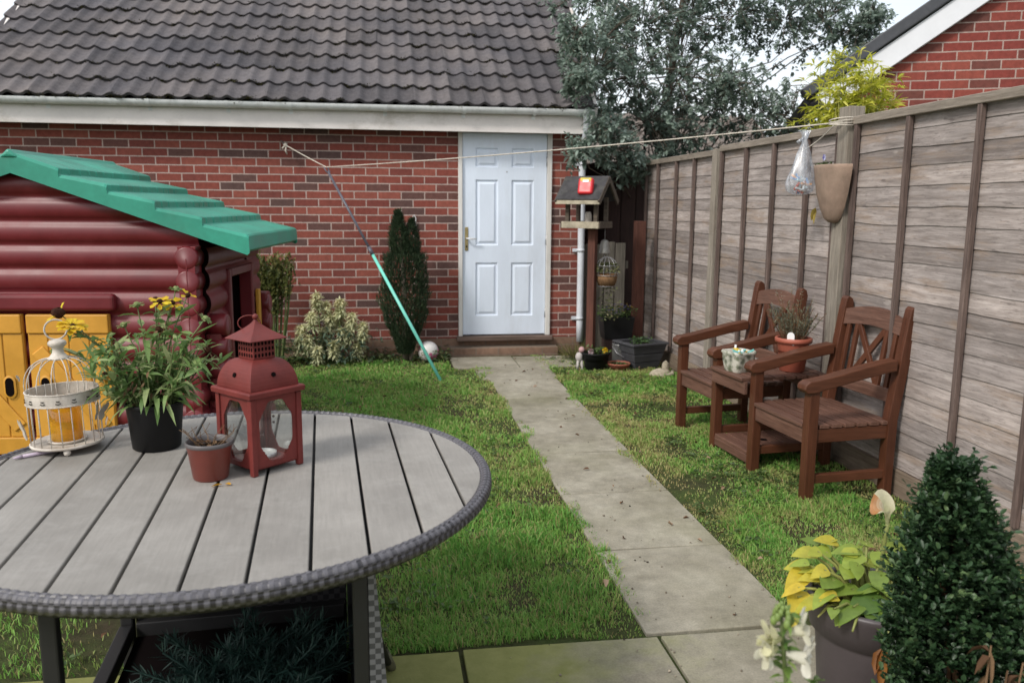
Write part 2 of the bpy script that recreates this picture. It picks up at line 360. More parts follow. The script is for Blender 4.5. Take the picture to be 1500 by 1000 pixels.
M_greyw = wood('grey_stained_planter', (.045, .045, .052), (.085, .085, .094), 0, .75)
M_pale = plain('pale_stone', (.42, .37, .28), .9, .3, 14, 110, .6, .2, dirt=.45, dirtc=(.17, .15, .10))
M_teal = plain('teal_enamel', (.17, .60, .49), .35, .1, 8, 60, .03)
M_grypole = plain('blue_grey_pole', (.095, .092, .115), .45, .15, 8, 60, .04)
M_rope = plain('rope', (.55, .50, .43), .85, .2, 30, 200, .3)
M_bark = wood('bark', (.10, .075, .055), (.22, .18, .14), 2, .9)
M_stem = leafmat('green_stem', (.10, .14, .045), (.17, .21, .08), trans=.1)
M_dry = leafmat('dry_brown', (.085, .045, .025), (.22, .14, .08), rough=.85, trans=.1, spec=.1)

# ------------------------------------------------------------------ camera, light, world
cam = bpy.data.cameras.new('camera'); camo = bpy.data.objects.new('camera', cam); col.objects.link(camo); sc.camera = camo
f_, p_, y_, r_ = 1222.677, .162, .1532, .0079
fw = Vector((math.sin(y_) * math.cos(p_), math.cos(y_) * math.cos(p_), -math.sin(p_))); rt = Vector((math.cos(y_), -math.sin(y_), 0)); up = rt.cross(fw)
ra = rt * math.cos(r_) + up * math.sin(r_); ua = up * math.cos(r_) - rt * math.sin(r_)
mw = Matrix((ra, ua, -fw)).transposed().to_4x4(); mw.translation = (0, 0, 1.4953); camo.matrix_world = mw
cam.sensor_width = 36; cam.lens = 36 * f_ / 1500; cam.clip_start = .05; cam.clip_end = 500
cam.dof.use_dof = True; cam.dof.focus_distance = 3.3; cam.dof.aperture_fstop = 4.2

sun_dir = Vector((-.60, -.46, .68)).normalized()
sl = bpy.data.lights.new('sun', 'SUN'); sl.energy = 2.6; sl.angle = R(11); sl.color = (1, .96, .9); so = bpy.data.objects.new('sun', sl); col.objects.link(so)
so.rotation_euler = (-sun_dir).to_track_quat('-Z', 'Y').to_euler()
w = bpy.data.worlds.new('World'); sc.world = w; w.use_nodes = True; nt = w.node_tree; nt.nodes.clear()
out = nt.nodes.new('ShaderNodeOutputWorld'); sky = nt.nodes.new('ShaderNodeTexSky'); sky.sky_type = 'NISHITA'; sky.sun_disc = False
sky.sun_elevation = math.asin(sun_dir.z); sky.sun_rotation = math.atan2(sun_dir.x, sun_dir.y); sky.dust_density = 4
b1 = nt.nodes.new('ShaderNodeBackground'); nt.links.new(sky.outputs[0], b1.inputs[0]); b1.inputs[1].default_value = .05
tc = nt.nodes.new('ShaderNodeTexCoord'); no = nt.nodes.new('ShaderNodeTexNoise'); no.inputs['Scale'].default_value = 2.4; no.inputs['Detail'].default_value = 6
mp = nt.nodes.new('ShaderNodeMapping'); mp.inputs['Scale'].default_value = (1, 1, 2.5); nt.links.new(tc.outputs['Generated'], mp.inputs[0]); nt.links.new(mp.outputs[0], no.inputs['Vector'])
rp = nt.nodes.new('ShaderNodeValToRGB'); rp.color_ramp.elements[0].position = .3; rp.color_ramp.elements[0].color = (.80, .88, .95, 1); rp.color_ramp.elements[1].position = .7; rp.color_ramp.elements[1].color = (1, 1, 1, 1)
nt.links.new(no.outputs['Fac'], rp.inputs[0]); b2 = nt.nodes.new('ShaderNodeBackground'); nt.links.new(rp.outputs[0], b2.inputs[0]); b2.inputs[1].default_value = 1.0
ad = nt.nodes.new('ShaderNodeAddShader'); nt.links.new(b1.outputs[0], ad.inputs[0]); nt.links.new(b2.outputs[0], ad.inputs[1]); nt.links.new(ad.outputs[0], out.inputs[0])
sc.view_settings.view_transform = 'Standard'; sc.view_settings.look = 'None'; sc.view_settings.exposure = 0
sc.render.engine = 'CYCLES'; sc.cycles.use_denoising = True; sc.cycles.max_bounces = 8; sc.cycles.transparent_max_bounces = 16

# ------------------------------------------------------------------ ground, patio, path
g = MB(); g.box(-80, 80, -40, 120, -.5, 0); struct(g.build('ground', M_soil))
PJ = [2.62 + .7232 * k for k in range(7)]
def slab(mb, x0, x1, y0, y1, z=.014):
    e = .007; h = [z + rnd.uniform(-.003, .003) for _ in range(4)]; q = [(x0 + e, y0 + e), (x1 - e, y0 + e), (x1 - e, y1 - e), (x0 + e, y1 - e)]
    mb.add([(x, y, -.05) for x, y in q] + [(x, y, zz) for (x, y), zz in zip(q, h)], [(4, 5, 6, 7), (0, 1, 5, 4), (1, 2, 6, 5), (2, 3, 7, 6), (3, 0, 4, 7)], False, rnd.random())
pth = MB()
for k in range(6): slab(pth, .885, 1.475, PJ[k], PJ[k + 1])
slab(pth, .80, 1.50, PJ[6], 7.5); slab(pth, .62, 1.24, 7.5, 8.06); slab(pth, 1.24, 1.88, 7.5, 8.06)
struct(pth.build('path', M_slab, bevel=.004))
pat = MB()
xs = [-3.6, -2.7, -1.8, -.9, -.3, .235, .93, 1.55, 2.15, 2.62]
for k in range(len(xs) - 1):
    for j, (ya, yb) in enumerate(((-.6, .3), (.3, 1.05), (1.05, 1.8), (1.8, 2.61))): slab(pat, xs[k], xs[k + 1], ya, yb)
struct(pat.build('patio', M_slab, bevel=.004))

# ------------------------------------------------------------------ lawn blades (one mass)
def lawn(name, x0, x1, y0, y1, n, seed, keep, hs=1.0, dry=0.0):
    g = np.random.default_rng(seed); x = g.uniform(x0, x1, n); y = y0 + (y1 - y0) * g.random(n) ** 1.25
    d = fbm2(x, y, seed, 1.7); e = fbm2(x, y, seed + 1, 6.0, 3); k = keep(x, y, d, e) > g.random(n)
    x, y, d, e = x[k], y[k], d[k], e[k]; n = len(x)
    h = (.014 + .036 * np.clip((e - .3) * 2.2, 0, 1) * g.uniform(.5, 1.25, n)) * hs * np.clip(.6 + 1.1 * (d - .25), .5, 1.4); ang = g.uniform(0, 2 * PI, n); la = fbm2(x, y, seed + 2, 3.0) * 5 + g.normal(0, 1.8, n); ln = h * g.uniform(.15, 1.1, n)
    h = h * np.where(g.random(n) < .07, 1.7, 1.0); w = (.0015 + .0015 * g.random(n)) * np.clip(y / 3.3, .9, 2.0); ca, sa = np.cos(ang), np.sin(ang); lx, ly = np.cos(la) * ln, np.sin(la) * ln; z = np.zeros(n)
    P = lambda ox, oy, oz: np.stack([x + ox, y + oy, oz], 1)
    V = np.stack([P(-w * ca, -w * sa, z), P(w * ca, w * sa, z), P(w * .8 * ca + lx * .35, w * .8 * sa + ly * .35, h * .6), P(-w * .8 * ca + lx * .35, -w * .8 * sa + ly * .35, h * .6), P(lx, ly, h * (1 - .2 * (ln / h)))], 1)
    yellow = fbm2(x, y, seed + 3, .9, 3)
    va = np.clip(.27 + .55 * e + .75 * (d - .35) - 1.3 * np.clip(yellow - .55, 0, 1) + g.normal(0, .16, n), 0, 1); va = np.clip(va - dry * np.clip((fbm2(x, y, seed + 7, 2.6, 4) - .40) * 5, 0, 1), 0, 1); va[g.random(n) < .16] *= .12
    nb = NB(); nb.put(V, [(0, 1, 2, 3), (3, 2, 4)], va); return stuff(nb.build(name, M_grass))
def keepL(x, y, d, e):
    k = np.clip((d - .22) * 4.0, .12, 1) * np.clip((e - .16) * 4, .3, 1)
    edge = .925 + .11 * (fbm2(x * 0, y, 31, 3.0, 5) - .5) * 2; k = np.where(x > edge, 0, k)
    k = np.where(y < 2.59 + .12 * (fbm2(x, y * 0, 32, 5.0)), .0, k); k = np.where(y > 7.62 + .3 * (fbm2(x, x, 5, 2.0)), .25 * k, k)
    k = np.where((x > .6) & (y > 7.5), 0, k)
    return np.where((x < -.85) & (y < 3.6), k * .25, k)
def keepR(x, y, d, e):
    k = np.clip((d - .27) * 3.6, .10, 1) * np.clip((e - .18) * 4, .25, 1); edge = 1.435 + .12 * (fbm2(x * 0, y, 33, 3.0, 5) - .5) * 2
    k = np.where(x < edge, 0, k); k = np.where(x > 2.45, k * .35, k); k = np.where((x < 1.9) & (y > 7.35), k * .5, k); return np.where(y < 2.66 + .1 * fbm2(x, y * 0, 34, 5.0), 0, k)
struct_lawn = lawn('grass', -3.2, 1.02, 2.58, 8.2, 330000, 3, keepL, 1.0, .03)
lawn('grass', 1.33, 2.62, 2.6, 8.2, 160000, 8, keepR, .85, .38)
# broad-leaved weeds in the turf
nb = NB(); N = 2200; cx = np.concatenate([rng.uniform(-1.2, .85, N // 2), rng.uniform(1.5, 2.55, N // 2)]); cy = rng.uniform(2.7, 7.9, N); k = fbm2(cx, cy, 44, 2.0) > .5; cx, cy = cx[k], cy[k]
for q in range(5):
    a = rng.uniform(0, 2 * PI, len(cx)); P = np.stack([cx + rng.normal(0, .02, len(cx)), cy + rng.normal(0, .02, len(cx)), rng.uniform(.008, .03, len(cx))], 1)
    nb.leaves(P, np.stack([np.cos(a), np.sin(a), np.full(len(a), .5)], 1), rng.uniform(.018, .04, len(a)), rng.uniform(.010, .018, len(a)), rng.random(len(a)))
M_weed = leafmat('weed_leaf', (.045, .085, .022), (.11, .17, .045)); stuff(nb.build('weeds', M_weed))
# litter: dead leaves, petals and twigs lying in the grass and on the slabs
nb = NB(); N = 150; x = np.concatenate([rng.uniform(-1.0, .85, 70), rng.uniform(1.5, 2.5, 60), rng.uniform(.9, 1.45, 20)]); y = rng.uniform(2.66, 7.9, N); a = rng.uniform(0, 2 * PI, N); z = np.where((x > .89) & (x < 1.44), .02, rng.uniform(.02, .045, N))
nb.leaves(np.stack([x, y, z], 1), np.stack([np.cos(a), np.sin(a), rng.normal(0, .25, N)], 1), rng.uniform(.015, .045, N), rng.uniform(.010, .026, N), rng.random(N) ** 1.6, fold=.5)
M_litter = leafmat('dead_leaf', (.09, .04, .02), (.20, .105, .05), (.36, .25, .17), rough=.8, trans=.1); stuff(nb.build('leaf_litter', M_litter))
mb = MB()
for k in range(130):
    x = rnd.choice([rnd.uniform(.9, 1.45)] * 3 + [rnd.uniform(.3, 1.9)]); y = rnd.uniform(1.8, 7.5) if x > .9 else rnd.uniform(2.3, 2.62); mb.ball((x, y, .018), rnd.uniform(.002, .006), 5, 3, (1, 1, .6), jit=.3)
stuff(mb.build('debris', plain('soil_crumb', (.10, .085, .06), .95, .8, 9, 60, .3, .1, c2=(.42, .36, .28))))

# ------------------------------------------------------------------ garage
W = 8.293
ga = thing('brick_garage', 'red brick garage with grey wavy tiled roof and white panelled back door', 'garage', (0, W, 0))
gl = lambda name, mb, m, par=ga, **k: mb.build(name, m, par, **k)
mb = MB(); mb.box(-3.6, .735, 0, .22, .165, 2.32); mb.box(1.665, 1.99, 0, .22, .165, 2.32); mb.box(.735, 1.665, 0, .22, 2.235, 2.32); mb.box(1.77, 1.99, .22, 5.6, .165, 2.32); mb.box(-3.6, -3.38, .22, 5.6, .165, 2.32); mb.box(-3.38, 1.77, 5.38, 5.6, .165, 2.32)
gl('wall', mb, M_brick)
mb = MB(); mb.box(-3.606, .735, -.006, .2, -.2, .163); mb.box(1.665, 1.996, -.006, 5.6, -.2, .163); mb.box(.735, 1.665, .0, .2, -.2, .14); gl('plinth', mb, M_buff)
mb = MB(); mb.box(.64, 1.735, -.13, -.008, -.1, .085); gl('door_step', mb, M_buff, bevel=.006)
mb = MB(); mb.box(.715, 1.685, -.075, .05, .145, .19); gl('door_sill', mb, M_sill, bevel=.006)
mb = MB(); mb.box(-3.6, 2.02, -.205, -.185, 2.175, 2.345); gl('fascia', mb, M_fascia, bevel=.003)
mb = MB(); mb.box(-3.6, 2.02, -.183, -.003, 2.20, 2.215); gl('soffit', mb, M_fascia)
# door
fr = MB(); fr.box(.735, .775, -.03, .06, .19, 2.235); fr.box(1.618, 1.665, -.03, .06, .19, 2.235); fr.box(.775, 1.618, -.03, .06, 2.185, 2.235); gl('door_frame', fr, M_frame, bevel=.004)
dl = MB(); X0, X1, Z0, Z1 = .779, 1.614, .203, 2.181; yf = -.005
cx = [X0, X0 + .127, X0 + .352, X0 + .484, X0 + .708, X1]; cz = [Z0, Z1 - 1.79, Z1 - 1.255, Z1 - 1.085, Z1 - .444, Z1 - .325, Z1 - .14, Z1]
for i in range(5):
    for j in range(7):
        a, b, c_, d = cx[i], cx[i + 1], cz[j], cz[j + 1]
        if i in (1, 3) and j in (1, 3, 5):
            rings = [(0, 0), (.010, .013), (.022, .013), (.042, .002)]
            for (e0, d0), (e1, d1) in zip(rings, rings[1:]):
                q0 = [(a + e0, yf + d0, c_ + e0), (b - e0, yf + d0, c_ + e0), (b - e0, yf + d0, d - e0), (a + e0, yf + d0, d - e0)]; q1 = [(a + e1, yf + d1, c_ + e1), (b - e1, yf + d1, c_ + e1), (b - e1, yf + d1, d - e1), (a + e1, yf + d1, d - e1)]
                dl.add(q0 + q1, [(k, (k + 1) % 4, 4 + (k + 1) % 4, 4 + k) for k in range(4)])
            dl.add(q1, [(0, 1, 2, 3)])
        else: dl.add([(a, yf, c_), (b, yf, c_), (b, yf, d), (a, yf, d)], [(0, 1, 2, 3)])
dl.box(X0, X1, yf + .018, yf + .05, Z0, Z1)
dl.add([(X0, yf, Z0), (X0, yf + .02, Z0), (X0, yf + .02, Z1), (X0, yf, Z1)], [(0, 1, 2, 3)]); dl.add([(X1, yf, Z0), (X1, yf + .02, Z0), (X1, yf + .02, Z1), (X1, yf, Z1)], [(0, 1, 2, 3)])
door = gl('door', dl, M_door)
h = MB(); h.box(.800, .832, -.013, -.004, 1.045, 1.275); gl('handle', h, M_brass, door, bevel=.003)
h = MB(); h.tube([(.816, -.013, 1.165), (.816, -.055, 1.165), (.835, -.06, 1.165), (.91, -.06, 1.162)], .008, 8); gl('handle', h, M_white, door)
h = MB(); h.tube([(.816, -.0135, 1.085), (.816, -.016, 1.085)], .009, 10); gl('keyhole', h, M_hole, door)
for z in (.42, 1.15, 1.92):
    h = MB(); h.tube([(1.616, -.014, z - .05), (1.616, -.014, z + .05)], .008, 8); gl('hinge', h, M_steel, door)
h = MB(); h.tube([(1.215, -.006, 1.815), (1.215, -.0085, 1.815)], .007, 10); gl('spyhole', h, M_steel, door)
# roof: courses of bold-roll tiles
PH = R(33); ex, ez = -.30, 2.395; gauge = .318; thk = .026
du = np.array([0, math.cos(PH), math.sin(PH)]); dn = np.array([0, -math.sin(PH), math.cos(PH)])
per = .165; nx = int(5.95 / per) * 10; rf = NB(); moss = NB(); NR = 13
for k in range(NR):
    xr = 2.05 + .0 * k + .028 * k; xl = -3.66; xs = np.linspace(xl, xr, nx + 1); ph = (xs - xl) / per
    prof = .030 * np.clip(.5 + .5 * np.cos(2 * PI * ph), 0, 1) ** 1.6
    tj = np.floor((xs - xl) / (2 * per) + .5 * 0); g = np.random.default_rng(50 + k); jit = g.normal(0, .0022, 60)[np.clip(tj.astype(int), 0, 59)]; jv = g.random(60)
    s0 = k * gauge + g.normal(0, .004, 60)[np.clip(tj.astype(int), 0, 59)]
    def row(s, hgt): return np.array([0, ex, ez])[None] + xs[:, None] * np.array([1, 0, 0])[None] + np.broadcast_to(s, xs.shape)[:, None] * du[None] + (prof + hgt + jit)[:, None] * dn[None]
    rows = [row(s0 + .004, -.004), row(s0, thk - .004), row(s0 + .006, thk), row(s0 + gauge * .5, thk * .55), row(s0 + gauge + .05, -.004)]
    if k == NR - 1: rows[-1] = row(s0 + gauge, -.004)
    Vv = []; va = []
    for a in range(4):
        q = np.stack([rows[a][:-1], rows[a][1:], rows[a + 1][1:], rows[a + 1][:-1]], 1); vv = jv[np.clip(tj[:-1].astype(int), 0, 59)] * (.8 if a > 0 else .1)
        rf.put(q, [(0, 1, 2, 3)], vv)
    m = rng.integers(0, nx, 46); m = m[fbm2(xs[m], np.full(len(m), k * 1.0), 71, 1.2) > .42]
    for i in m:
        n = 26; P = rows[0][i] + rng.normal(0, 1, (n, 3)) * np.array([.026, .008, .010]) - du * .012 + dn * .008
        moss.leaves(P, sphdir(n, 0), rng.uniform(.010, .022, n), .012, rng.random(n))
roof = rf.build('roof', M_tile, ga, smooth=False)
stuff(moss.build('moss', M_moss, roof))
sl_ = NR * gauge
mb = MB(); mb.add([(-3.66, ex + .08, ez - .03), (2.05, ex + .08, ez - .03), (2.4, ex + sl_ * du[1], ez + sl_ * du[2] - .05), (-3.66, ex + sl_ * du[1], ez + sl_ * du[2] - .05)], [(0, 1, 2, 3)])
rx, rz_ = ex + sl_ * du[1], ez + sl_ * du[2]
mb.add([(-3.66, rx, rz_ - .01), (2.4, rx, rz_ - .01), (2.1, 2 * rx - ex, ez), (-3.66, 2 * rx - ex, ez)], [(0, 1, 2, 3)]); gl('roof_underlay', mb, M_hole, roof)
mb = MB(); P = [Vector((-3.66, rx + .09 * math.cos(a), rz_ - .02 + .09 * math.sin(a))) for a in [PI * k / 8 for k in range(9)]]; mb.grid([P, [p + Vector((6.0, 0, 0)) for p in P]]); gl('ridge_tile', mb, M_tile, roof)
MG = Matrix(((0, 0, 1, 0), (1, 0, 0, 0), (0, 1, 0, 0), (0, 0, 0, 1)))
for xa in (-3.6, 1.78):
    mb = MB(); mb.prism([(-.1, 2.322), (5.5, 2.322), (rx, rz_ - .12)], xa, xa + .21, MG); gl('gable', mb, M_brick)
for xa, xb in ((-3.63, -3.63), (2.03, 2.36)):
    mb = MB(); mb.bar((xa, ex + .03, ez - .05), (xb, rx, rz_ - .07), .03, .16); gl('bargeboard', mb, M_fascia)
# gutter
gu = MB(); pr = [(-.055 * math.cos(a), -.055 * math.sin(a)) for a in [PI * k / 12 for k in range(13)]]; pr2 = [(x * .92, z * .92) for x, z in pr][::-1]
cs = [(-.058, .004)] + pr[0:] + [(.058, .004)] + pr2; cs = pr + pr2
for (xa, xb) in ((-3.62, 2.0),): gu.grid([[(xa, -.262 + a, 2.385 + b) for a, b in cs + cs[:1]], [(xb, -.262 + a, 2.395 + b) for a, b in cs + cs[:1]]], True)
gu.box(1.998, 2.002, -.317, -.207, 2.34, 2.395)
gut = gl('gutter', gu, M_gutter)
for x in (-2.9, -2.05, -1.38, -.83, .02, .75, 1.42):
    b = MB(); P = [(x, -.262 - .062 * math.cos(a), 2.39 - .062 * math.sin(a)) for a in [PI * k / 10 for k in range(11)]]; b.grid([P, [(p[0] + .035, p[1], p[2]) for p in P]]); b.box(x, x + .035, -.21, -.2055, 2.30, 2.39); gl('gutter_bracket', b, M_gutter, gut)
dp = MB(); dp.tube([(1.95, -.262, 2.34), (1.95, -.262, 2.26), (1.955, -.235, 2.20), (1.96, -.09, 2.06), (1.962, -.045, 2.0), (1.965, -.045, 1.9), (1.972, -.045, .30), (1.974, -.045, .12)], .034, 14); dpo = gl('downpipe', dp, M_pipe)
for z in (1.05, .36, 1.9):
    b = MB(); b.tube([(1.967, -.045, z - .012), (1.967, -.045, z + .012)], .040, 14); b.box(1.89, 1.94, -.03, -.004, z - .016, z + .016); gl('pipe_clip', b, M_pipe, dpo)

# ------------------------------------------------------------------ boundary fence
FX = 2.668
def boards(y0, y1, z0, z1, nb_, seed, x=FX):
    """waney overlapping boards facing the garden"""
    g = np.random.default_rng(seed); mb = NB(); n = 46; ys = np.linspace(y0, y1, n); hh = (z1 - z0) / nb_
    edge = [z0 + hh * k + (0 if k == 0 else 1) * (.010 * (fbm2(ys * 2.2, ys * 0 + k * 3.7 + seed, seed, 1.0, 3) - .5) * 2 + g.normal(0, .004)) for k in range(nb_ + 1)]
    edge[-1] = np.full(n, z1)
    for k in range(nb_):
        b, tp = edge[k], edge[k + 1] + .012; v = g.random()
        wave = .004 * (fbm2(ys * 1.5, ys * 0 + k, seed + 5, 1.0, 2) - .5)
        rows = [np.stack([np.full(n, x + .004), ys, b + .002], 1), np.stack([x - .0085 + wave, ys, b], 1), np.stack([x - .0065 + wave, ys, b + (tp - b) * .5], 1), np.stack([x - .002 + wave * 0, ys, tp], 1)]
        for ii, (a, c_) in enumerate(zip(rows, rows[1:])):
            q = np.stack([a[:-1], c_[:-1], c_[1:], a[1:]], 1); mb.put(q, [(0, 1, 2, 3)], np.full(n - 1, 1.0 if ii == 0 else v))  # bottom edge of each board painted bright, as if catching light
    q = np.array([[[x + .006, y0, z0], [x + .006, y1, z0], [x + .006, y1, z1], [x + .006, y0, z1]]]); mb.put(q, [(0, 1, 2, 3)], [.3])
    return mb
def panel(label, y0, y1, z0, z1, bats, seed):
    p = thing('board_fence', label, 'fence', (FX, (y0 + y1) / 2, z0), 0, 'overlapping board panels of the garden fence')
    L = (-FX, -(y0 + y1) / 2, -z0)
    o = boards(y0 + .004, y1 - .004, z0, z1 - .004, 19, seed).build('boards', M_fence, p, smooth=False); o.location = L
    for yb in [y0 + .022] + bats + [y1 - .022]:
        b = MB(); tw = rnd.uniform(-.006, .006); b.bar((FX - .029, yb, z0 + .01), (FX - .029, yb + tw, z1 - .045), .030, .026, (1, 0, 0)); b.build('batten', M_batten, p, .003, loc=L)
    r_ = MB(); r_.box(FX - .046, FX - .015, y0, y1, z1 - .045, z1); r_.box(FX + .008, FX + .03, y0, y1, z1 - .045, z1 - .002); r_.build('top_rail', M_frail, p, .004, loc=L)
panel('weathered grey fence panel nearest the viewer, between the box cone and the stone wall planter', 2.665, 4.485, .145, 2.0, [3.02, 3.462, 3.985], 1)
panel('fence panel beside the patio, nearer than the box cone', .72, 2.545, .145, 2.0, [1.1, 1.56, 2.05], 4)
panel('weathered fence panel behind the two red brown chairs, left of the stone wall planter', 4.625, 6.39, .14, 1.965, [5.005, 5.468, 5.92], 2)
panel('browner fence panel furthest from the viewer, ending by the corner planters', 6.50, 8.30, .14, 1.94, [6.965, 7.41, 7.915], 3)
for (ya, yb, h, l) in ((4.50, 4.61, 2.06, 'pale sawn fence post behind the stone wall planter'), (6.40, 6.49, 1.945, 'weathered fence post behind the far end of the double seat'), (2.55, 2.65, 2.05, 'weathered fence post at the near end of the fence')):
    mb = MB(); mb.box(FX - .062, FX + .035, ya, yb, -.3, h); tag(mb.build('fence_post', M_fpost, None, .004), l, 'fence post', 'posts of the garden fence')
for (ya, yb, l) in ((2.655, 4.495, 'gravel board under the nearest fence panel behind the box cone'), (4.615, 6.395, 'gravel board under the fence panel behind the double seat'), (6.495, 8.30, 'gravel board under the furthest fence panel by the corner planters')):
    mb = MB(); mb.box(FX - .022, FX + .022, ya, yb, -.1, .138); tag(mb.build('gravel_board', M_gboard, None, .004), l, 'gravel board', 'boards along the foot of the fence')

# corner between garage and fence
mb = MB(); mb.box(-.05, .05, -.045, .045, -.2, 1.35); tag(mb.build('fence_post', M_bpost, None, .005, loc=(2.475, 7.92, 0)), 'short red brown post standing at the corner beside the last fence panel', 'post')
pf = thing('plank_fence', 'narrow screen of grey upright planks between garage and corner post', 'fence', (2.22, 8.42, 0))
for k in range(5):
    b = MB(); x = -.25 + k * .115; b.box(x - .052, x + .052, -.01, .01, 0, 1.12 + rnd.uniform(-.02, .02)); b.build('plank', M_grey, pf, .003)
b = MB(); b.box(-.33, .3, .012, .045, .85, .93); b.build('rail', M_grey, pf, .003)
sh = thing('garden_shed', 'dark brown timber shed just showing behind the bird table', 'shed', (2.75, 9.35, 0))
b = MB(); b.box(-.38, .8, -.5, .6, 0, 1.93); b.build('wall', M_dark, sh, .005)
b = MB(); b.prism([(-.5, 1.9), (.9, 1.95), (.9, 2.0), (-.5, 1.95)], -.62, .7, Matrix(((1, 0, 0, 0), (0, 0, 1, 0), (0, 1, 0, 0), (0, 0, 0, 1)))); b.build('roof', M_felt, sh)
for k in range(7):
    b = MB(); x = -.37 + k * .165; b.box(x, x + .155, -.514, -.502, .03, 1.89); b.build('cladding_board', M_dark, sh, .003)

# house seen beyond the fence: tiled garage roof far away
dh = thing('outbuilding', 'far brown tiled roof showing low between garage and eucalyptus', 'building', (4.3, 14.2, 0))
nbt = NB()
for k in range(10):
    xs_ = np.linspace(-2.2, 3.2, 150); pr_ = .02 * np.cos(2 * PI * xs_ / .2); rows = []
    for s_, hgt in ((0, 0), (0, .03), (.33, .0)): rows.append(np.stack([xs_, np.full(150, (k * .3 + s_) * .83), 1.75 + (k * .3 + s_) * .52 + pr_ + hgt], 1))
    for a, b in zip(rows, rows[1:]): nbt.put(np.stack([a[:-1], a[1:], b[1:], b[:-1]], 1), [(0, 1, 2, 3)], .6 + .4 * rng.random(149))
M_tile2 = leafmat('far_tile', (.12, .10, .09), (.20, .17, .15), rough=.9, trans=0, spec=.2); nbt.build('roof', M_tile2, dh, smooth=False)
b = MB(); b.box(-2.1, 3.1, .2, 4.5, 0, 1.8); b.build('wall', M_brick2, dh)

# neighbour's gable
hx = thing('neighbour_house', 'brick gable end with white bargeboard rising above the fence', 'house', (4.7048, 6.5554, 0), R(-22.8))
EV, SL = -.9, .710
zl = lambda u: 2.609 + (u + .567) * SL
mb = MB(); mb.prism([(-.86, -.1), (4.6, -.1), (4.6, zl(-.86) - .0), (1.87, zl(1.87)), (-.86, zl(-.86))], 0, .22, Matrix(((1, 0, 0, 0), (0, 0, 1, 0), (0, 1, 0, 0), (0, 0, 0, 1)))); mb.build('gable_wall', M_brick2, hx)
mb = MB(); mb.box(-.86, -.64, .22, 6, -.1, zl(-.86) - .02); mb.build('side_wall', M_brick2, hx)
M_barge = plain('bargeboard_white', (.70, .71, .74), .4, .05, 3, 40, .02, dirt=.1, dirtc=(.5, .5, .5))
def slope(u0, u1, off0, off1, y0, y1, m, name, bev=.003, kids=None):
    n = Vector((-SL, 0, 1)).normalized(); A = Vector((u0, 0, zl(u0))); B = Vector((u1, 0, zl(u1))); mb = MB()
    q = [A + n * off0, B + n * off0, B + n * off1, A + n * off1]
    mb.add([p + Vector((0, y0, 0)) for p in q] + [p + Vector((0, y1, 0)) for p in q], [(0, 1, 2, 3), (7, 6, 5, 4), (0, 4, 5, 1), (1, 5, 6, 2), (2, 6, 7, 3), (3, 7, 4, 0)]); return mb.build(name, m, hx, bev)
slope(-.98, 1.9, .0, .165, -.075, -.05, M_barge, 'bargeboard'); slope(-.98, 1.9, -.004, .01, -.048, -.002, M_barge, 'soffit')
M_verge = plain('dark_verge_tile', (.050, .053, .062), .5, .22, 6, 60, .1, dirt=.2, dirtc=(.12, .12, .12))
for k in range(8):
    u = -1.045 + .3 * k; off = .167 + .0; slope(u, u + .315, off + .012, off + .105, -.105, .12, M_verge, 'verge_tile', .008)
slope(-1.05, 1.95, .14, .20, .125, 6, M_verge, 'roof')

# ------------------------------------------------------------------ double garden seat with a table between
be = thing('double_seat', 'red brown wooden double armchair seat joined by a little table against the fence', 'garden seat', (2.125, 3.83, 0), R(5.2))
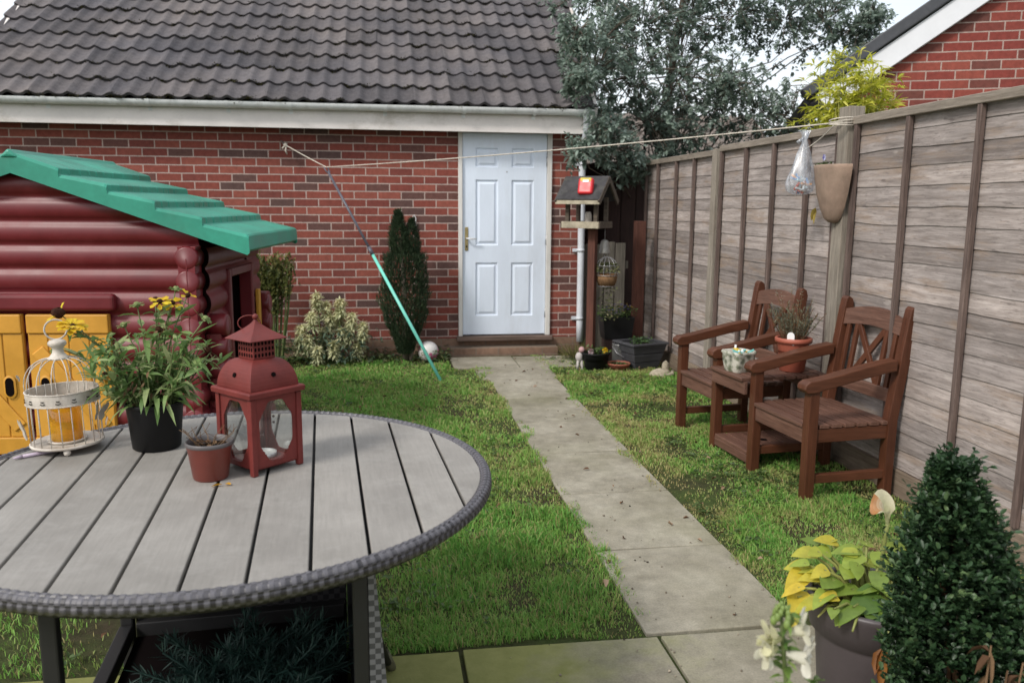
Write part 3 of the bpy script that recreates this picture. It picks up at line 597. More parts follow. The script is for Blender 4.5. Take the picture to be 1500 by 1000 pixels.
# local: y along the fence, x towards the fence (depth)
def legbar(name, x, y, z0, z1, w=.055, par=be, m=None):
    b = MB(); b.box(x - w / 2, x + w / 2, y - w / 2, y + w / 2, z0, z1); return b.build(name, m or M_benchz, par, .004)
SD = .45
def chair(y0, y1):
    for y in (y0, y1):
        legbar('leg', 0, y, 0, .615)
        # rear leg runs up into a leaning back post with a rounded top
        b = MB(); pts = [(SD, 0), (SD, .42), (SD + .075, .94), (SD + .085, .985), (SD + .10, 1.0), (SD + .125, .985), (SD + .135, .95), (SD + .055, .41), (SD + .05, 0)]
        b.prism([(p[0] - .01, p[1]) for p in pts], y - .027, y + .027, Matrix(((1, 0, 0, 0), (0, 0, 1, 0), (0, 1, 0, 0), (0, 0, 0, 1)))); b.build('leg', M_benchz, be, .004)
        # arm: dipped in the middle with a rolled front end
        n = 14; top = []; bot = []
        for k in range(n + 1):
            s_ = k / n; x = -.075 + s_ * (SD + .085); zz = .655 + .028 * math.sin(s_ * PI * .9 - .9) + .05 * s_ * s_
            if k == 0: top += [(x + .012, zz - .010)]; bot += [(x + .006, zz - .035)]
            elif k == 1: top += [(x, zz + .002)]; bot += [(x - .012, zz - .062)]
            else: top += [(x, zz)]; bot += [(x, zz - (.060 if k > 2 else .066))]
        b = MB(); b.prism(top + bot[::-1], y - .038, y + .038, Matrix(((1, 0, 0, 0), (0, 0, 1, 0), (0, 1, 0, 0), (0, 0, 0, 1)))); b.build('armrest', M_bench, be, .007, 3)
        b = MB(); b.box(.03, SD - .005, y - .018, y + .018, .10, .145); b.build('stretcher', M_bench, be, .003)
        b = MB(); b.box(.03, SD - .005, y - .016, y + .016, .315, .385); b.build('seat_rail', M_bench, be, .003)
    b = MB(); b.box(-.018, .018, y0 + .03, y1 - .03, .305, .385); b.build('apron', M_benchy, be, .003)
    b = MB(); b.box(SD + .0, SD + .035, y0 + .03, y1 - .03, .315, .375); b.build('apron', M_benchy, be, .003)
    st = MB()
    for k in range(7):
        x = -.03 + k * .073; st.box(x, x + .057, y0 - .02 + (.05 if k == 0 else 0), y1 + .02 - (.05 if k == 0 else 0), .388, .408, var=rnd.random())
    st.build('seat', M_benchy, be, .003)
    # back: curved top rail, bottom rail, two slats either side and a cross
    lean = lambda z: SD + .012 + (z - .42) * .145
    bk = MB(); n = 12; ya, yb = y0 + .022, y1 - .022; up_ = []; lo = []
    for k in range(n + 1):
        s_ = k / n; y = ya + (yb - ya) * s_; a_ = math.sin(PI * s_); up_.append((y, .925 + .035 * a_)); lo.append((y, .845 + .025 * a_))
    P = up_ + lo[::-1]; bk.add([(lean(z) - .012, y, z) for y, z in P] + [(lean(z) + .014, y, z) for y, z in P], [tuple(range(len(P))), tuple(range(len(P), 2 * len(P)))[::-1]] + [(i, (i + 1) % len(P), len(P) + (i + 1) % len(P), len(P) + i) for i in range(len(P))])
    back = bk.build('backrest', M_benchy, be, .004)
    b = MB(); b.bar((lean(.53), ya, .53), (lean(.53), yb, .53), .024, .07); b.build('bottom_rail', M_benchy, back, .004)
    wd = yb - ya
    for f in (.10, .245, .755, .90):
        y = ya + wd * f; b = MB(); b.bar((lean(.55), y, .55), (lean(.87), y, .87), .028, .02, (1, 0, 0)); b.build('slat', M_benchz, back, .003)
    for s_ in (0, 1):
        y_a, y_b = ya + wd * .265, ya + wd * .735
        if s_: y_a, y_b = y_b, y_a
        b = MB(); b.bar((lean(.565) + .003 * s_, y_a, .565), (lean(.865) + .003 * s_, y_b, .865), .034, .018, (1, 0, 0)); b.build('cross_brace', M_benchz, back, .003)
chair(0, .53); chair(.985, 1.485)
tt = MB()
for k in range(8):
    x = -.075 + k * .072; tt.box(x, x + .060, .572, .95, .515, .535, var=rnd.random())
ttop = tt.build('tabletop', M_benchy, be, .003)
for x in (-.06, .40):
    b = MB(); b.box(x, x + .022, .562, .953, .44, .513); b.build('rail', M_benchy, ttop, .003)
sh_ = MB()
for k in range(6): sh_.box(-.02 + k * .08, .055 + k * .08, .56, .955, .085, .105, var=rnd.random())
shf = sh_.build('shelf', M_benchy, be, .003)
b = MB(); b.box(-.022, -.004, .56, .955, .035, .083); b.build('rail', M_benchy, shf, .003)
b = MB(); b.tube([(.2, .76, .1055), (.2, .76, .108)], .022, 14); b.build('knot_hole', M_hole, shf)
Mb = T(2.125, 3.83, 0) @ rot(z=R(5.2))
def onbench(x, y, z): return Mb @ Vector((x, y, z))

def potwall(r0, r1, h, rim=.008, rimh=.02, wall=.004, z=0):
    """outer wall, rim lip, inner wall down to the soil"""
    return [(r0 * .92, z), (r0, z + .004), (r1 - .002, z + h - rimh - .002), (r1 - .001, z + h - rimh), (r1 + rim * .8, z + h - rimh), (r1 + rim, z + h - rimh * .6), (r1 + rim, z + h - .003), (r1 + rim * .7, z + h), (r1 - wall, z + h), (r1 - wall - .001, z + h - .003), (r1 - wall - .004, z + h * .55)]
def soil(par, r, z, name='soil'):
    b = MB(); n = 20; b.add([(0, 0, z + .006)] + [(r * (.55 + .45 * (j == 1)) * math.cos(2 * PI * k / n), r * (.55 + .45 * (j == 1)) * math.sin(2 * PI * k / n), z + rnd.uniform(-.004, .006)) for j in (0, 1) for k in range(n)], [(0, 1 + k, 1 + (k + 1) % n) for k in range(n)] + [(1 + k, 1 + n + k, 1 + n + (k + 1) % n, 1 + (k + 1) % n) for k in range(n)]); return b.build(name, M_soilp, par)
# terracotta pot of lavender on the little table
M_lav = leafmat('lavender_leaf', (.10, .11, .075), (.21, .23, .15), (.30, .30, .22), rough=.7)
lv = thing('lavender_pot', 'terracotta plastic pot of straggly grey lavender with a white plant label', 'potted plant', onbench(.335, .715, .5355))
b = MB(); b.lathe(potwall(.072, .094, .20, .013, .028), 36); b.build('pot', M_terra, lv); soil(lv, .086, .175)
nb = NB(); st = MB()
for k in range(64):
    a = rnd.uniform(0, 2 * PI); r0 = rnd.uniform(0, .06); ln = rnd.uniform(.12, .24); t_ = rnd.uniform(.1, .75); p0 = Vector((r0 * math.cos(a), r0 * math.sin(a), .175)); d = Vector((math.cos(a) * t_, math.sin(a) * t_, 1)).normalized(); p1 = p0 + d * ln; st.tube([p0, (p0 + p1) / 2 + Vector((rnd.gauss(0, .006), rnd.gauss(0, .006), 0)), p1], .0018, 4, False, rnd.random())
    n = 16; s_ = rng.uniform(.25, 1.0, n)[:, None]; P = np.array(p0)[None] * (1 - s_) + np.array(p1)[None] * s_; D = sphdir(n, .0, .9) + np.array(d) * .6; nb.leaves(P, D, rng.uniform(.022, .04, n), .005, rng.random(n))
for (dx, dy, hh) in ((-.09, .06, .30), (-.02, .02, .33), (.02, -.03, .31), (.07, -.06, .28), (-.05, .08, .27)):
    st.tube([(dx * .2, dy * .2, .15), (dx * .6, dy * .6, .15 + hh * .55), (dx, dy, .15 + hh)], .0016, 4, False, .8); n = 10; P = np.array([[dx, dy, .15 + hh]]) + rng.normal(0, 1, (n, 3)) * np.array([.004, .004, .02]); nb.leaves(P, sphdir(n, .2), .014, .005, np.full(n, .95))
nb.build('foliage', M_lav, lv); st.build('stems', M_dry, lv)
b = MB(); P = [(-.021, 0)] + [(-.021, .055)] + [(.021 * math.cos(a), .055 + .021 * math.sin(a)) for a in [PI - PI * k / 8 for k in range(9)]] + [(.021, 0)]; b.prism(P, -.001, .001, T(-.055, -.07, .165) @ rot(z=R(-42)) @ rot(x=R(90))); b.build('plant_label', M_white, lv)
# patterned pot of clothes pegs
t = NT('patterned_glaze'); v = t.coord((1, 1, 1), False); vo = t.n('ShaderNodeTexVoronoi'); vo.inputs['Scale'].default_value = 26; t.l(v, vo.inputs['Vector']); n1 = t.noise(v, 38, 4, .7)
c = t.ramp(vo.outputs['Distance'], [(.15, (.10, .105, .09)), (.4, (.36, .36, .30)), (.6, (.50, .48, .42))]); c = t.mix(t.ramp(n1, [(.45, 0), (.6, .8)]), c, (.12, .14, .08)); t.bsdf(c, .5, t.bump(n1, .4, .006), .4); M_patt = t.m
pp = thing('peg_pot', 'small patterned grey pot holding white, yellow and teal pegs', 'pot', onbench(.015, .775, .5355), R(20))
sq = lambda h, r: [(h * math.copysign(abs(math.cos(a)) ** .35, math.cos(a)), h * math.copysign(abs(math.sin(a)) ** .35, math.sin(a)), r) for a in [2 * PI * k / 28 for k in range(28)]]
b = MB(); b.grid([sq(.060, 0), sq(.064, .01), sq(.074, .07), sq(.075, .10), sq(.082, .112), sq(.078, .122), sq(.071, .12), sq(.068, .06)], True, closed_u=True); b.add(sq(.068, .06), [tuple(range(28))]); b.build('pot', M_patt, pp)
Mw = plain('peg_white', (.66, .70, .70), .5, .08, 9, 60, .02); My = plain('peg_yellow', (.62, .42, .03), .5, .1, 9, 60, .02); Mt = plain('peg_teal', (.16, .48, .46), .5, .1, 9, 60, .02); Ml = plain('peg_pale_blue', (.42, .66, .72), .5, .1, 9, 60, .02)
for k in range(13):
    a = rnd.uniform(0, 2 * PI); p = Vector((rnd.uniform(-.045, .045), rnd.uniform(-.045, .045), rnd.uniform(.098, .118))); d = Vector((math.cos(a), math.sin(a), rnd.uniform(-.05, .55))).normalized() * .042; b = MB(); b.bar(p - d, p + d + Vector((0, 0, .006)), .012, .011); b.build('peg', [Mw, My, Mt, Ml][(0, 1, 0, 2, 1, 0, 3, 0, 2, 1, 0, 3, 2)[k]], pp, .002)

# ------------------------------------------------------------------ round table
TC = (-.447, 2.305); TR = .742; TZ = .75
tb = thing('round_table', 'round grey slatted table with woven wicker rim and base', 'garden table', (TC[0], TC[1], 0), R(4))
RI = .709
for k in range(-7, 6):
    x0, x1 = .117 + .125 * k + .004, .117 + .125 * (k + 1) - .004
    x0, x1 = max(x0, -RI + .002), min(x1, RI - .002)
    if x1 - x0 < .01: continue
    n = 14; xs_ = [x0 + (x1 - x0) * i / n for i in range(n + 1)]; yy = lambda x: math.sqrt(max(0, RI * RI - x * x))
    P = [(x, -yy(x)) for x in xs_] + [(x, yy(x)) for x in xs_[::-1]]; Q = []
    for q in P:
        if not Q or math.hypot(q[0] - Q[-1][0], q[1] - Q[-1][1]) > 1e-5: Q.append(q)
    b = MB(); b.prism(Q, TZ - .018, TZ, None, rnd.random()); b.build('tabletop_slat', M_plank, tb, .0025)
# woven rim
NW, NS = 420, 5
nth, nph = NW * 4, NS * 5; th = np.linspace(0, 2 * PI, nth, endpoint=False); ph = np.linspace(-PI * .62, PI * 1.02, nph + 1)
TH, PHI = np.meshgrid(th, ph, indexing='ij'); ci = np.floor(TH / (2 * PI) * NW).astype(int); u = TH / (2 * PI) * NW - ci; cj = np.clip(np.floor((PHI - ph[0]) / (ph[-1] - ph[0]) * NS * .999).astype(int), 0, NS - 1); vv = (PHI - ph[0]) / (ph[-1] - ph[0]) * NS - cj
over = ((ci + cj) % 2 == 0); disp = np.where(over, .0026 * np.sin(PI * np.clip(vv, 0, 1)) ** .6 * 1.0, .0022 * np.sin(PI * np.clip(vv, .03, .97)) ** .5 - .001)
rx_, rz2 = .0155, .0195; cr, cz_ = .7235, TZ - .0135
rr = cr + (rx_ + disp) * np.cos(PHI); zz = cz_ + (rz2 + disp) * np.sin(PHI) + .0
V = np.stack([rr * np.cos(TH), rr * np.sin(TH), zz], 2); i2 = (np.arange(nth) + 1) % nth
q = np.stack([V[:, :-1], V[i2][:, :-1], V[i2][:, 1:], V[:, 1:]], 2).reshape(-1, 4, 3)
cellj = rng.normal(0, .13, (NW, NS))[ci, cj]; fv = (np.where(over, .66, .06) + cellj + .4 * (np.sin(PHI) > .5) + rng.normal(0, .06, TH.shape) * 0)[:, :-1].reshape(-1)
wr = NB(); wr.put(q, [(0, 1, 2, 3)], np.clip(fv, 0, 1)); rimo = wr.build('woven_rim', M_wick, tb, smooth=False)
b = MB(); b.lathe([(.0, TZ - .05), (.715, TZ - .045), (.715, TZ - .022), (.0, TZ - .022)], 72, cap=False); b.build('underframe', M_tmetal, tb)
BX = .352
for sx in (-1, 1):
    for sy in (-1, 1):
        b = MB(); b.box(sx * BX - .019, sx * BX + .019, sy * BX - .019, sy * BX + .019, .004, TZ - .05); b.build('leg', M_tmetal, tb, .005)
for sx in (-1, 1):
    b = MB(); b.box(sx * BX - .02, sx * BX + .02, -BX + .027, BX - .027, .13, .18); b.build('side_rail', M_tmetal, tb, .004)
    b = MB(); b.box(sx * BX - .018, sx * BX + .018, -BX + .027, BX - .027, .66, .70); b.build('side_rail', M_tmetal, tb, .004)
for sy in (-1, 1):
    b = MB(); b.box(-BX + .027, BX - .027, sy * BX - .02, sy * BX + .02, .13, .18); b.build('side_rail', M_tmetal, tb, .004)
b = MB(); b.prism([(BX + .0195, .69), (BX + .030, .69), (BX + .085, .008), (BX + .0195, .008)], -BX - .018, BX + .02, Matrix(((1, 0, 0, 0), (0, 0, 1, 0), (0, 1, 0, 0), (0, 0, 0, 1)))); lab(b.build('wicker_panel', M_wpan_lit, tb), 'woven side panel, coloured as if lit, flaring out at its foot')
b = MB(); b.box(-BX + .02, BX - .02, BX + .021, BX + .028, .01, .69); b.build('wicker_panel', M_wpan, tb)
b = MB(); b.box(-BX + .03, BX - .03, -BX + .03, BX - .03, .125, .14); b.build('base_shelf', M_hole, tb)  # near-black colour stands for the shade under the table
b = MB(); b.box(-BX + .03, BX - .03, -BX - .012, -BX - .003, .005, .125); b.build('wicker_panel', M_wpan, tb)
# fir branches stored under the table
M_fir = leafmat('fir_needle', (.008, .028, .024), (.028, .072, .056), rough=.6, trans=.1)
fb = thing('fir_branches', 'dark green artificial fir branches stored under the round table', 'branches', (-.30, 2.20, .141)); nb = NB(); st = MB()
for k in range(95):
    a = rnd.uniform(0, 2 * PI); e_ = rnd.uniform(-.05, .8); L = rnd.uniform(.14, .23); d = Vector((math.cos(a) * math.cos(e_), math.sin(a) * math.cos(e_) * .8, math.sin(e_))); p0 = Vector((rnd.uniform(-.22, .06), rnd.uniform(-.16, .12), .04)); p1 = p0 + d * L; st.tube([p0, p1], .003, 5, False)
    n = 110; s_ = rng.random(n)[:, None]; P = np.array(p0) * (1 - s_) + np.array(p1) * s_; nb.leaves(P, sphdir(n) + np.array(d) * .9, rng.uniform(.03, .055, n), .004, rng.random(n), fold=0, droop=.05)
nb.build('needles', M_fir, fb); st.build('stems', M_fir, fb)
# loose tubular leg beside the table base
lg = thing('tubular_leg', 'dark tubular leg with olive rubber foot beside the wicker table base', 'chair leg', (.005, 2.525, .015))
b = MB(); b.tube([(-.012, -.03, .035), (-.13, -.20, .48)], .012, 12); b.build('tube', M_tmetal, lg)
b = MB(); b.tube([(0, 0, 0), (-.004, -.008, .012), (-.022, -.036, .075)], [.014, .0165, .0155], 12); b.build('rubber_foot', M_olive, lg)

# ------------------------------------------------------------------ children's log cabin playhouse
ph_ = thing('playhouse', 'burgundy plastic log cabin playhouse with green shingle roof and yellow doors', 'playhouse', (-.985, 4.78, 0), R(-5.3))
LP, LZ = .127, -.006
XZ = Matrix(((1, 0, 0, 0), (0, 0, 1, 0), (0, 1, 0, 0), (0, 0, 0, 1)))
def zb(u): return 1.655 - .347 * abs(u + .92)
def logs(z0, z1, span, place, bump=.042, n=9):
    """half-round log courses between z0 and z1; span(z) -> (a, b); place(s, depth, z) -> point"""
    rows = []; k0 = int((z0 - LZ) / LP); z = z0; zs = []
    while z < z1 - 1e-4:
        zs.append(z); z += LP / n
    zs.append(z1)
    for z in zs:
        f = ((z - LZ) / LP) % 1.0; d = bump * math.sqrt(max(0, 1 - (2 * f - 1) ** 2)) ; a, b = span(z)
        rows.append([place(a + (b - a) * i / 6, d, z) for i in range(7)])
    mb = MB(); mb.grid(rows); return mb
def gspan(z):
    if z <= 1.2: return (-1.84, 0)
    hw = max(.02, (1.665 - z) / .347); return (max(-1.84, -.92 - hw), min(0, -.92 + hw))
logs(0, 1.64, gspan, lambda s, d, z: (s, -d, z)).build('front_wall', M_burg, ph_)
sw = lambda t0, t1, z0, z1: logs(z0, z1, lambda z: (t0, t1), lambda s, d, z: (d, s, z)).build('side_wall', M_burg, ph_)
sw(0, .37, 0, 1.25); sw(.89, 1.15, 0, 1.25); sw(.37, .89, 1.08, 1.25); sw(.37, .89, 0, .06)
b = MB(); b.box(-1.84, -.02, 1.13, 1.15, 0, 1.26); b.build('back_wall', M_burg_shade, ph_); b = MB(); b.prism([(-1.84, 1.262), (-.02, 1.262), (-.92, 1.6)], 1.13, 1.15, XZ); b.build('back_gable', M_burg_shade, ph_)
b = MB(); b.box(-1.86, -1.83, 0, 1.15, 0, 1.25); b.build('side_wall', M_burg, ph_); b = MB(); b.box(-1.82, -.02, .02, 1.12, .005, .02); b.build('floor', M_burg_shade, ph_)
fr = MB(); fr.box(-.03, .055, .345, .395, .04, 1.11); fr.box(-.03, .055, .865, .915, .04, 1.11); fr.box(-.03, .055, .396, .864, 1.06, 1.11); fr.build('door_frame', M_burg, ph_, .008)
# corner log ends
def stack(name, zs, axis, at, l0, l1, r=.064):
    mb = MB()
    for z in zs:
        pr = [(0, 0), (r * .84, .0), (r * .95, .004), (r, .014), (r, l1 - l0)]
        M = (T(at, l0, z) @ rot(x=R(-90))) if axis == 'y' else (T(l1, at, z) @ rot(y=R(-90)))
        mb.lathe(pr, 20, M=M)
    return mb.build(name, M_burg, ph_)
zc = [LZ + LP * (k + .5) for k in range(10)]
stack('corner_post', zc[:10], 'y', -.045, -.115, -.0)
b = MB(); b.box(-.090, .0, -.112, .0, .0, 1.2); b.box(-.048, -.042, -.1165, -.112, .0, 1.2); b.prism([(-.095, 1.262), (.005, 1.262), (-.012, 1.195), (-.078, 1.195)], -.10, .0, XZ); b.build('corner_post', M_burg, ph_, .008)
stack('corner_post', zc[:7], 'x', .055, 0, .115); b = MB(); b.box(0, .085, .012, .098, 0, .86); b.build('corner_post', M_burg, ph_, .008)
stack('corner_post', zc[:7], 'x', 1.10, 0, .115); b = MB(); b.box(0, .105, 1.045, 1.155, 0, .90); b.build('corner_post', M_burg, ph_, .012)
# yellow half doors
def leaf(u0, u1, hole_u):
    b = MB(); b.box(u0, u1, -.062, -.035, .117, .895); lf = b.build('door', M_yell, ph_, .006)
    for z0, z1 in ((.117, .215), (.79, .895)):
        b = MB(); b.box(u0 + .002, u1 - .002, -.078, -.060, z0 + .001, z1 - .001); b.build('door_rail', M_yell, lf, .006)
    w_ = (u1 - u0); pw = w_ / 4
    for k in range(4):
        b = MB(); b.box(u0 + k * pw + .004, u0 + (k + 1) * pw - .004, -.068, -.060, .217, .788); b.build('door_plank', M_yell, lf, .004)
    b = MB(); b.bar((u0 + .05, -.072, .70), (u1 - .05, -.072, .27), .075, .012, (0, 1, 0)); b.build('door_brace', M_yell, lf, .005)
    b = MB(); P = [(hole_u + .024 * math.cos(a), (.52 if math.sin(a) > 0 else .475) + .03 * math.sin(a)) for a in [2 * PI * k / 24 for k in range(24)]]; b.prism(P, -.0795, -.070, XZ); b.build('handle_hole', M_hole, lf)
    P1 = [(hole_u + .034 * math.cos(a), (.52 if math.sin(a) > 0 else .475) + .042 * math.sin(a)) for a in [2 * PI * k / 24 for k in range(24)]]; b = MB(); b.add([(x, -.0785, z) for x, z in P1] + [(x, -.082, z) for x, z in P], [(k, (k + 1) % 24, 24 + (k + 1) % 24, 24 + k) for k in range(24)], True); b.build('handle_rim', M_yell, lf)
leaf(-1.375, -.945, -1.03); leaf(-.922, -.487, -.84)
b = MB(); b.box(-1.43, -.445, -.088, -.03, .912, 1.005); b.build('door_header', M_burg, ph_, .02, 3)
b = MB(); b.box(-1.43, -.445, -.080, -.03, .03, .112); b.build('door_sill', M_burg, ph_, .015, 3)
b = MB(); b.box(.050, .075, .955, 1.005, .50, .93); b.build('shutter', M_yell, ph_, .006)
# roof
for sgn in (1, -1):
    ts = np.linspace(-.10, 1.22, 110); sec = []
    for t_ in ts:
        wv = .016 * math.sin(t_ * 7.0 + sgn) ; fr_ = ((t_ + .1) / .12) % 1.0; notch = -.010 * (fr_ < .09)
        pts = [(-.92 - .005 * sgn * 0, zb(-.92) + .095)]
        for k in range(5):
            u1 = -.92 + .241 * (k + 1); q = zb(-.92 + .0) - .347 * (u1 + .92); wv2 = wv * math.sin(k * 1.7 + t_ * 3) + notch; e_ = 0 if t_ < -.07 or t_ > 1.19 else 1
            if k < 4: pts += [(u1 + wv2 * e_ - .012, q + .101), (u1 + wv2 * e_, q + .094), (u1 + wv2 * e_ + .002, q + .064), (u1 + wv2 * e_ + .004, q + .062)]
            else: pts += [(u1 - .012, q + .092), (u1, q + .082), (u1 + .002, q + .01), (u1 - .01, q - .002)]
        q = zb(-.92); pts += [(-.92, q)]
        sec.append([((-.92 + sgn * (u_ + .92)), t_, z_ - .016 * ((t_ < -.09) or (t_ > 1.21))) for u_, z_ in pts])
    mb = MB(); mb.grid(sec, False); n = len(sec[0])
    for q in (0, -1): mb.add(sec[q], [tuple(range(n))] if (q == 0) == (sgn == 1) else [tuple(range(n))[::-1]])
    mb.build('roof', M_green, ph_, .011, 3)
b = MB(); b.prism([(-.92 - .05, zb(-.92) + .062), (-.92, zb(-.92) + .112), (-.87, zb(-.92) + .062)], -.11, 1.225, XZ); b.build('ridge_cap', M_green, ph_, .015, 3)

# ------------------------------------------------------------------ things on the table
TT = TZ + .0008
def glassmat(name, c, gl=.10, tr=.0):
    t = NT(name); a = t.n('ShaderNodeBsdfTransparent'); a.inputs[0].default_value = (*c, 1); b = t.n('ShaderNodeBsdfGlossy'); b.inputs['Roughness'].default_value = .06
    lw = t.n('ShaderNodeLayerWeight'); lw.inputs[0].default_value = .35; m = t.n('ShaderNodeMixShader'); t.l(t.math('ADD', t.math('MULTIPLY', lw.outputs['Facing'], .45), gl), m.inputs[0]); t.l(a.outputs[0], m.inputs[1]); t.l(b.outputs[0], m.inputs[2]); o = m.outputs[0]
    if tr:
        d = t.n('ShaderNodeBsdfTranslucent'); d.inputs[0].default_value = (*c, 1); d2 = t.n('ShaderNodeBsdfDiffuse'); d2.inputs[0].default_value = (*c, 1); m3 = t.n('ShaderNodeMixShader'); t.l(d.outputs[0], m3.inputs[1]); t.l(d2.outputs[0], m3.inputs[2]); m2 = t.n('ShaderNodeMixShader'); m2.inputs[0].default_value = tr; t.l(o, m2.inputs[1]); t.l(m3.outputs[0], m2.inputs[2]); o = m2.outputs[0]
    t.l(o, t.out.inputs[0]); return t.m
M_glass = glassmat('clear_glass', (.93, .95, .94), .05); M_amber = glassmat('amber_glass', (.95, .66, .06), .05, .42)
M_tea = plain('tealight_metal', (.12, .085, .06), .5, .3, 20, 60, .1); M_wax = plain('candle_dish', (.62, .62, .62), .35, .1, 9, 60, .05, metal=.3)
# red lantern
la = thing('red_lantern', 'dark red metal lantern with domed top and scalloped glass sides', 'lantern', (-.358, 2.402, TT), R(43))
sq4 = lambda hs: hs * math.sqrt(2); M45 = rot(z=R(45))
for sx in (-1, 1):
    for sy in (-1, 1):
        b = MB(); b.box(sx * .076 - .0085, sx * .076 + .0085, sy * .076 - .0085, sy * .076 + .0085, 0, .216); b.build('corner_post', M_red, la, .002)
b = MB(); b.box(-.072, .072, -.072, .072, .012, .022); b.build('tray', M_red, la, .002)
b = MB(); b.lathe([(.036, .0222), (.038, .024), (.038, .034), (.034, .034), (.034, .026)], 24, (.015, .01, 0)); b.build('candle_dish', M_wax, la)
for q in range(4):
    Mq = rot(z=q * PI / 2) @ T(0, -.0765, 0); n = 64; inn = []; outr = []
    for k in range(n):
        a = 2 * PI * k / n + PI / 4 ; ca, sa = math.cos(a), math.sin(a); e = .55; x = .0555 * math.copysign(abs(ca) ** e, ca); z = .1175 + .086 * math.copysign(abs(sa) ** e, sa)
        cor = max(0, abs(math.sin(2 * a)) - .35) / .65; sc1 = 1 - .12 * cor - .045 * cor * abs(math.sin(a * 12)); inn.append((x * sc1, .1175 + (z - .1175) * sc1))
        m_ = max(abs(ca), abs(sa)); outr.append((.067 * ca / m_, .1175 + .0985 * sa / m_))
    b = MB(); V4 = [Mq @ Vector((x, -.0025, z)) for x, z in outr] + [Mq @ Vector((x, -.0025, z)) for x, z in inn] + [Mq @ Vector((x, .0015, z)) for x, z in inn] + [Mq @ Vector((x, .0015, z)) for x, z in outr]
    b.add(V4, [(g * n + k, g * n + (k + 1) % n, (g + 1) * n + (k + 1) % n, (g + 1) * n + k) for g in range(3) for k in range(n)]); fp = b.build('side_frame', M_red, la)
    b = MB(); b.add([Mq @ Vector(p) for p in ((-.066, .003, .024), (.066, .003, .024), (.066, .003, .212), (-.066, .003, .212))], [(0, 1, 2, 3)]); b.build('glass_pane', M_glass, fp)
for z in (.10, .118):
    b = MB(); b.ball((.0865, .055, z), .004, 8, 6); b.build('hinge', M_redd, la)
b = MB(); b.lathe([(sq4(.082), .2165), (sq4(.092), .219), (sq4(.093), .232), (sq4(.090), .236), (sq4(.080), .2365)], 4, M=M45, smooth=False); b.build('eave', M_red, la, .0012)
dm = [(sq4(.080 - .044 * (1 - math.cos(PI / 2 * s_)) ** .9), .2368 + .078 * math.sin(PI / 2 * s_)) for s_ in [k / 10 for k in range(11)]]
b = MB(); b.lathe(dm, 4, M=M45, smooth=False); do = b.build('dome', M_red, la, .0012)
for q in range(4):
    b = MB(); Mq = rot(z=q * PI / 2) @ T(0, -.0742, .275) @ rot(x=R(72)); b.lathe([(.0065, -.001), (.0065, .0022)], 16, M=Mq); b.build('vent_hole', M_hole, do)
b = MB(); b.box(-.0355, .0355, -.0355, .0355, .3152, .368); nk = b.build('neck', M_red, la, .001)
for q in range(4):
    for r_i in range(3):
        for k in range(6):
            b = MB(); Mq = rot(z=q * PI / 2) @ T(-.0285 + k * .0114, -.0358, .326 + r_i * .0165) @ rot(x=R(90)); b.lathe([(.0034, -.0005), (.0034, .0006)], 8, M=Mq @ Matrix.Diagonal((1, 1.7, 1, 1))); b.build('slot', M_hole, nk)
cp = [(sq4(.060), .3685), (sq4(.061), .371)] + [(sq4(.060 * (1 - s_) ** 1.45 + .003), .371 + .052 * s_) for s_ in [k / 8 for k in range(1, 9)]]
b = MB(); b.lathe(cp, 4, M=M45, smooth=False); b.build('cap', M_red, la, .001)
b = MB(); b.ball((0, 0, .430), .0085, 12, 8); b.build('finial', M_red, la)
b = MB(); b.tube([(-.012 + .022 * math.cos(a), .012 - .022 * math.cos(a), .412 + .022 * math.sin(a)) for a in [2 * PI * k / 24 for k in range(24)]], .0016, 6, closed=True); b.build('ring', M_red, la)
# cream birdcage
cg = thing('birdcage_lantern', 'cream wire birdcage candle holder with an amber glass jar inside', 'lantern', (-.962, 2.645, TT)); cg.rotation_euler = (0, R(-1.5), R(12))
b = MB(); b.lathe([(.0, .018), (.098, .018), (.103, .021), (.103, .026), (.099, .028), (.092, .024), (.0, .024)], 48, cap=False); b.build('base_plate', M_cream, cg)
for k in range(3):
    a = R(-85 + 120 * k); b = MB(); b.ball((.09 * math.cos(a), .09 * math.sin(a), .0105), .0105, 12, 8); b.build('foot', M_cream, cg)
for k in range(20):
    a = 2 * PI * k / 20; b = MB(); x, y = .0985 * math.cos(a), .0985 * math.sin(a); b.tube([(x, y, .026), (x, y, .19)], .0015, 6); b.build('bar', M_cream, cg)
b = MB()
for rr_, za, zb_ in ((.1005, .150, .186),):
    b.grid([[(rr_ * math.cos(a), rr_ * math.sin(a), z) for a in [2 * PI * k / 60 for k in range(60)]] for z in (za, zb_)], True, closed_u=True); b.grid([[((rr_ - .002) * math.cos(a), (rr_ - .002) * math.sin(a), z) for a in [2 * PI * k / 60 for k in range(60)]] for z in (zb_, za)], True, closed_u=True)
for z in (.150, .186): b.tube([(.1005 * math.cos(a), .1005 * math.sin(a), z) for a in [2 * PI * k / 60 for k in range(60)]], .0022, 6, closed=True)
bd = b.build('band', M_cream, cg)
for k in range(9):
    a0 = R(-90) + (k - 4) * .42
    for dx, dz in ((-.5, 0), (.5, 0), (-1.5, .2), (1.5, .2), (0, 1.1), (-.9, 1.2), (.9, 1.2)):
        a = a0 + dx * .036; b = MB(); b.lathe([(.0017, -.0006), (.0017, .0008)], 6, M=T(.1022 * math.cos(a), .1022 * math.sin(a), .160 + dz * .007) @ rot(z=a) @ rot(y=R(90))); b.build('pierced_hole', M_hole, bd)
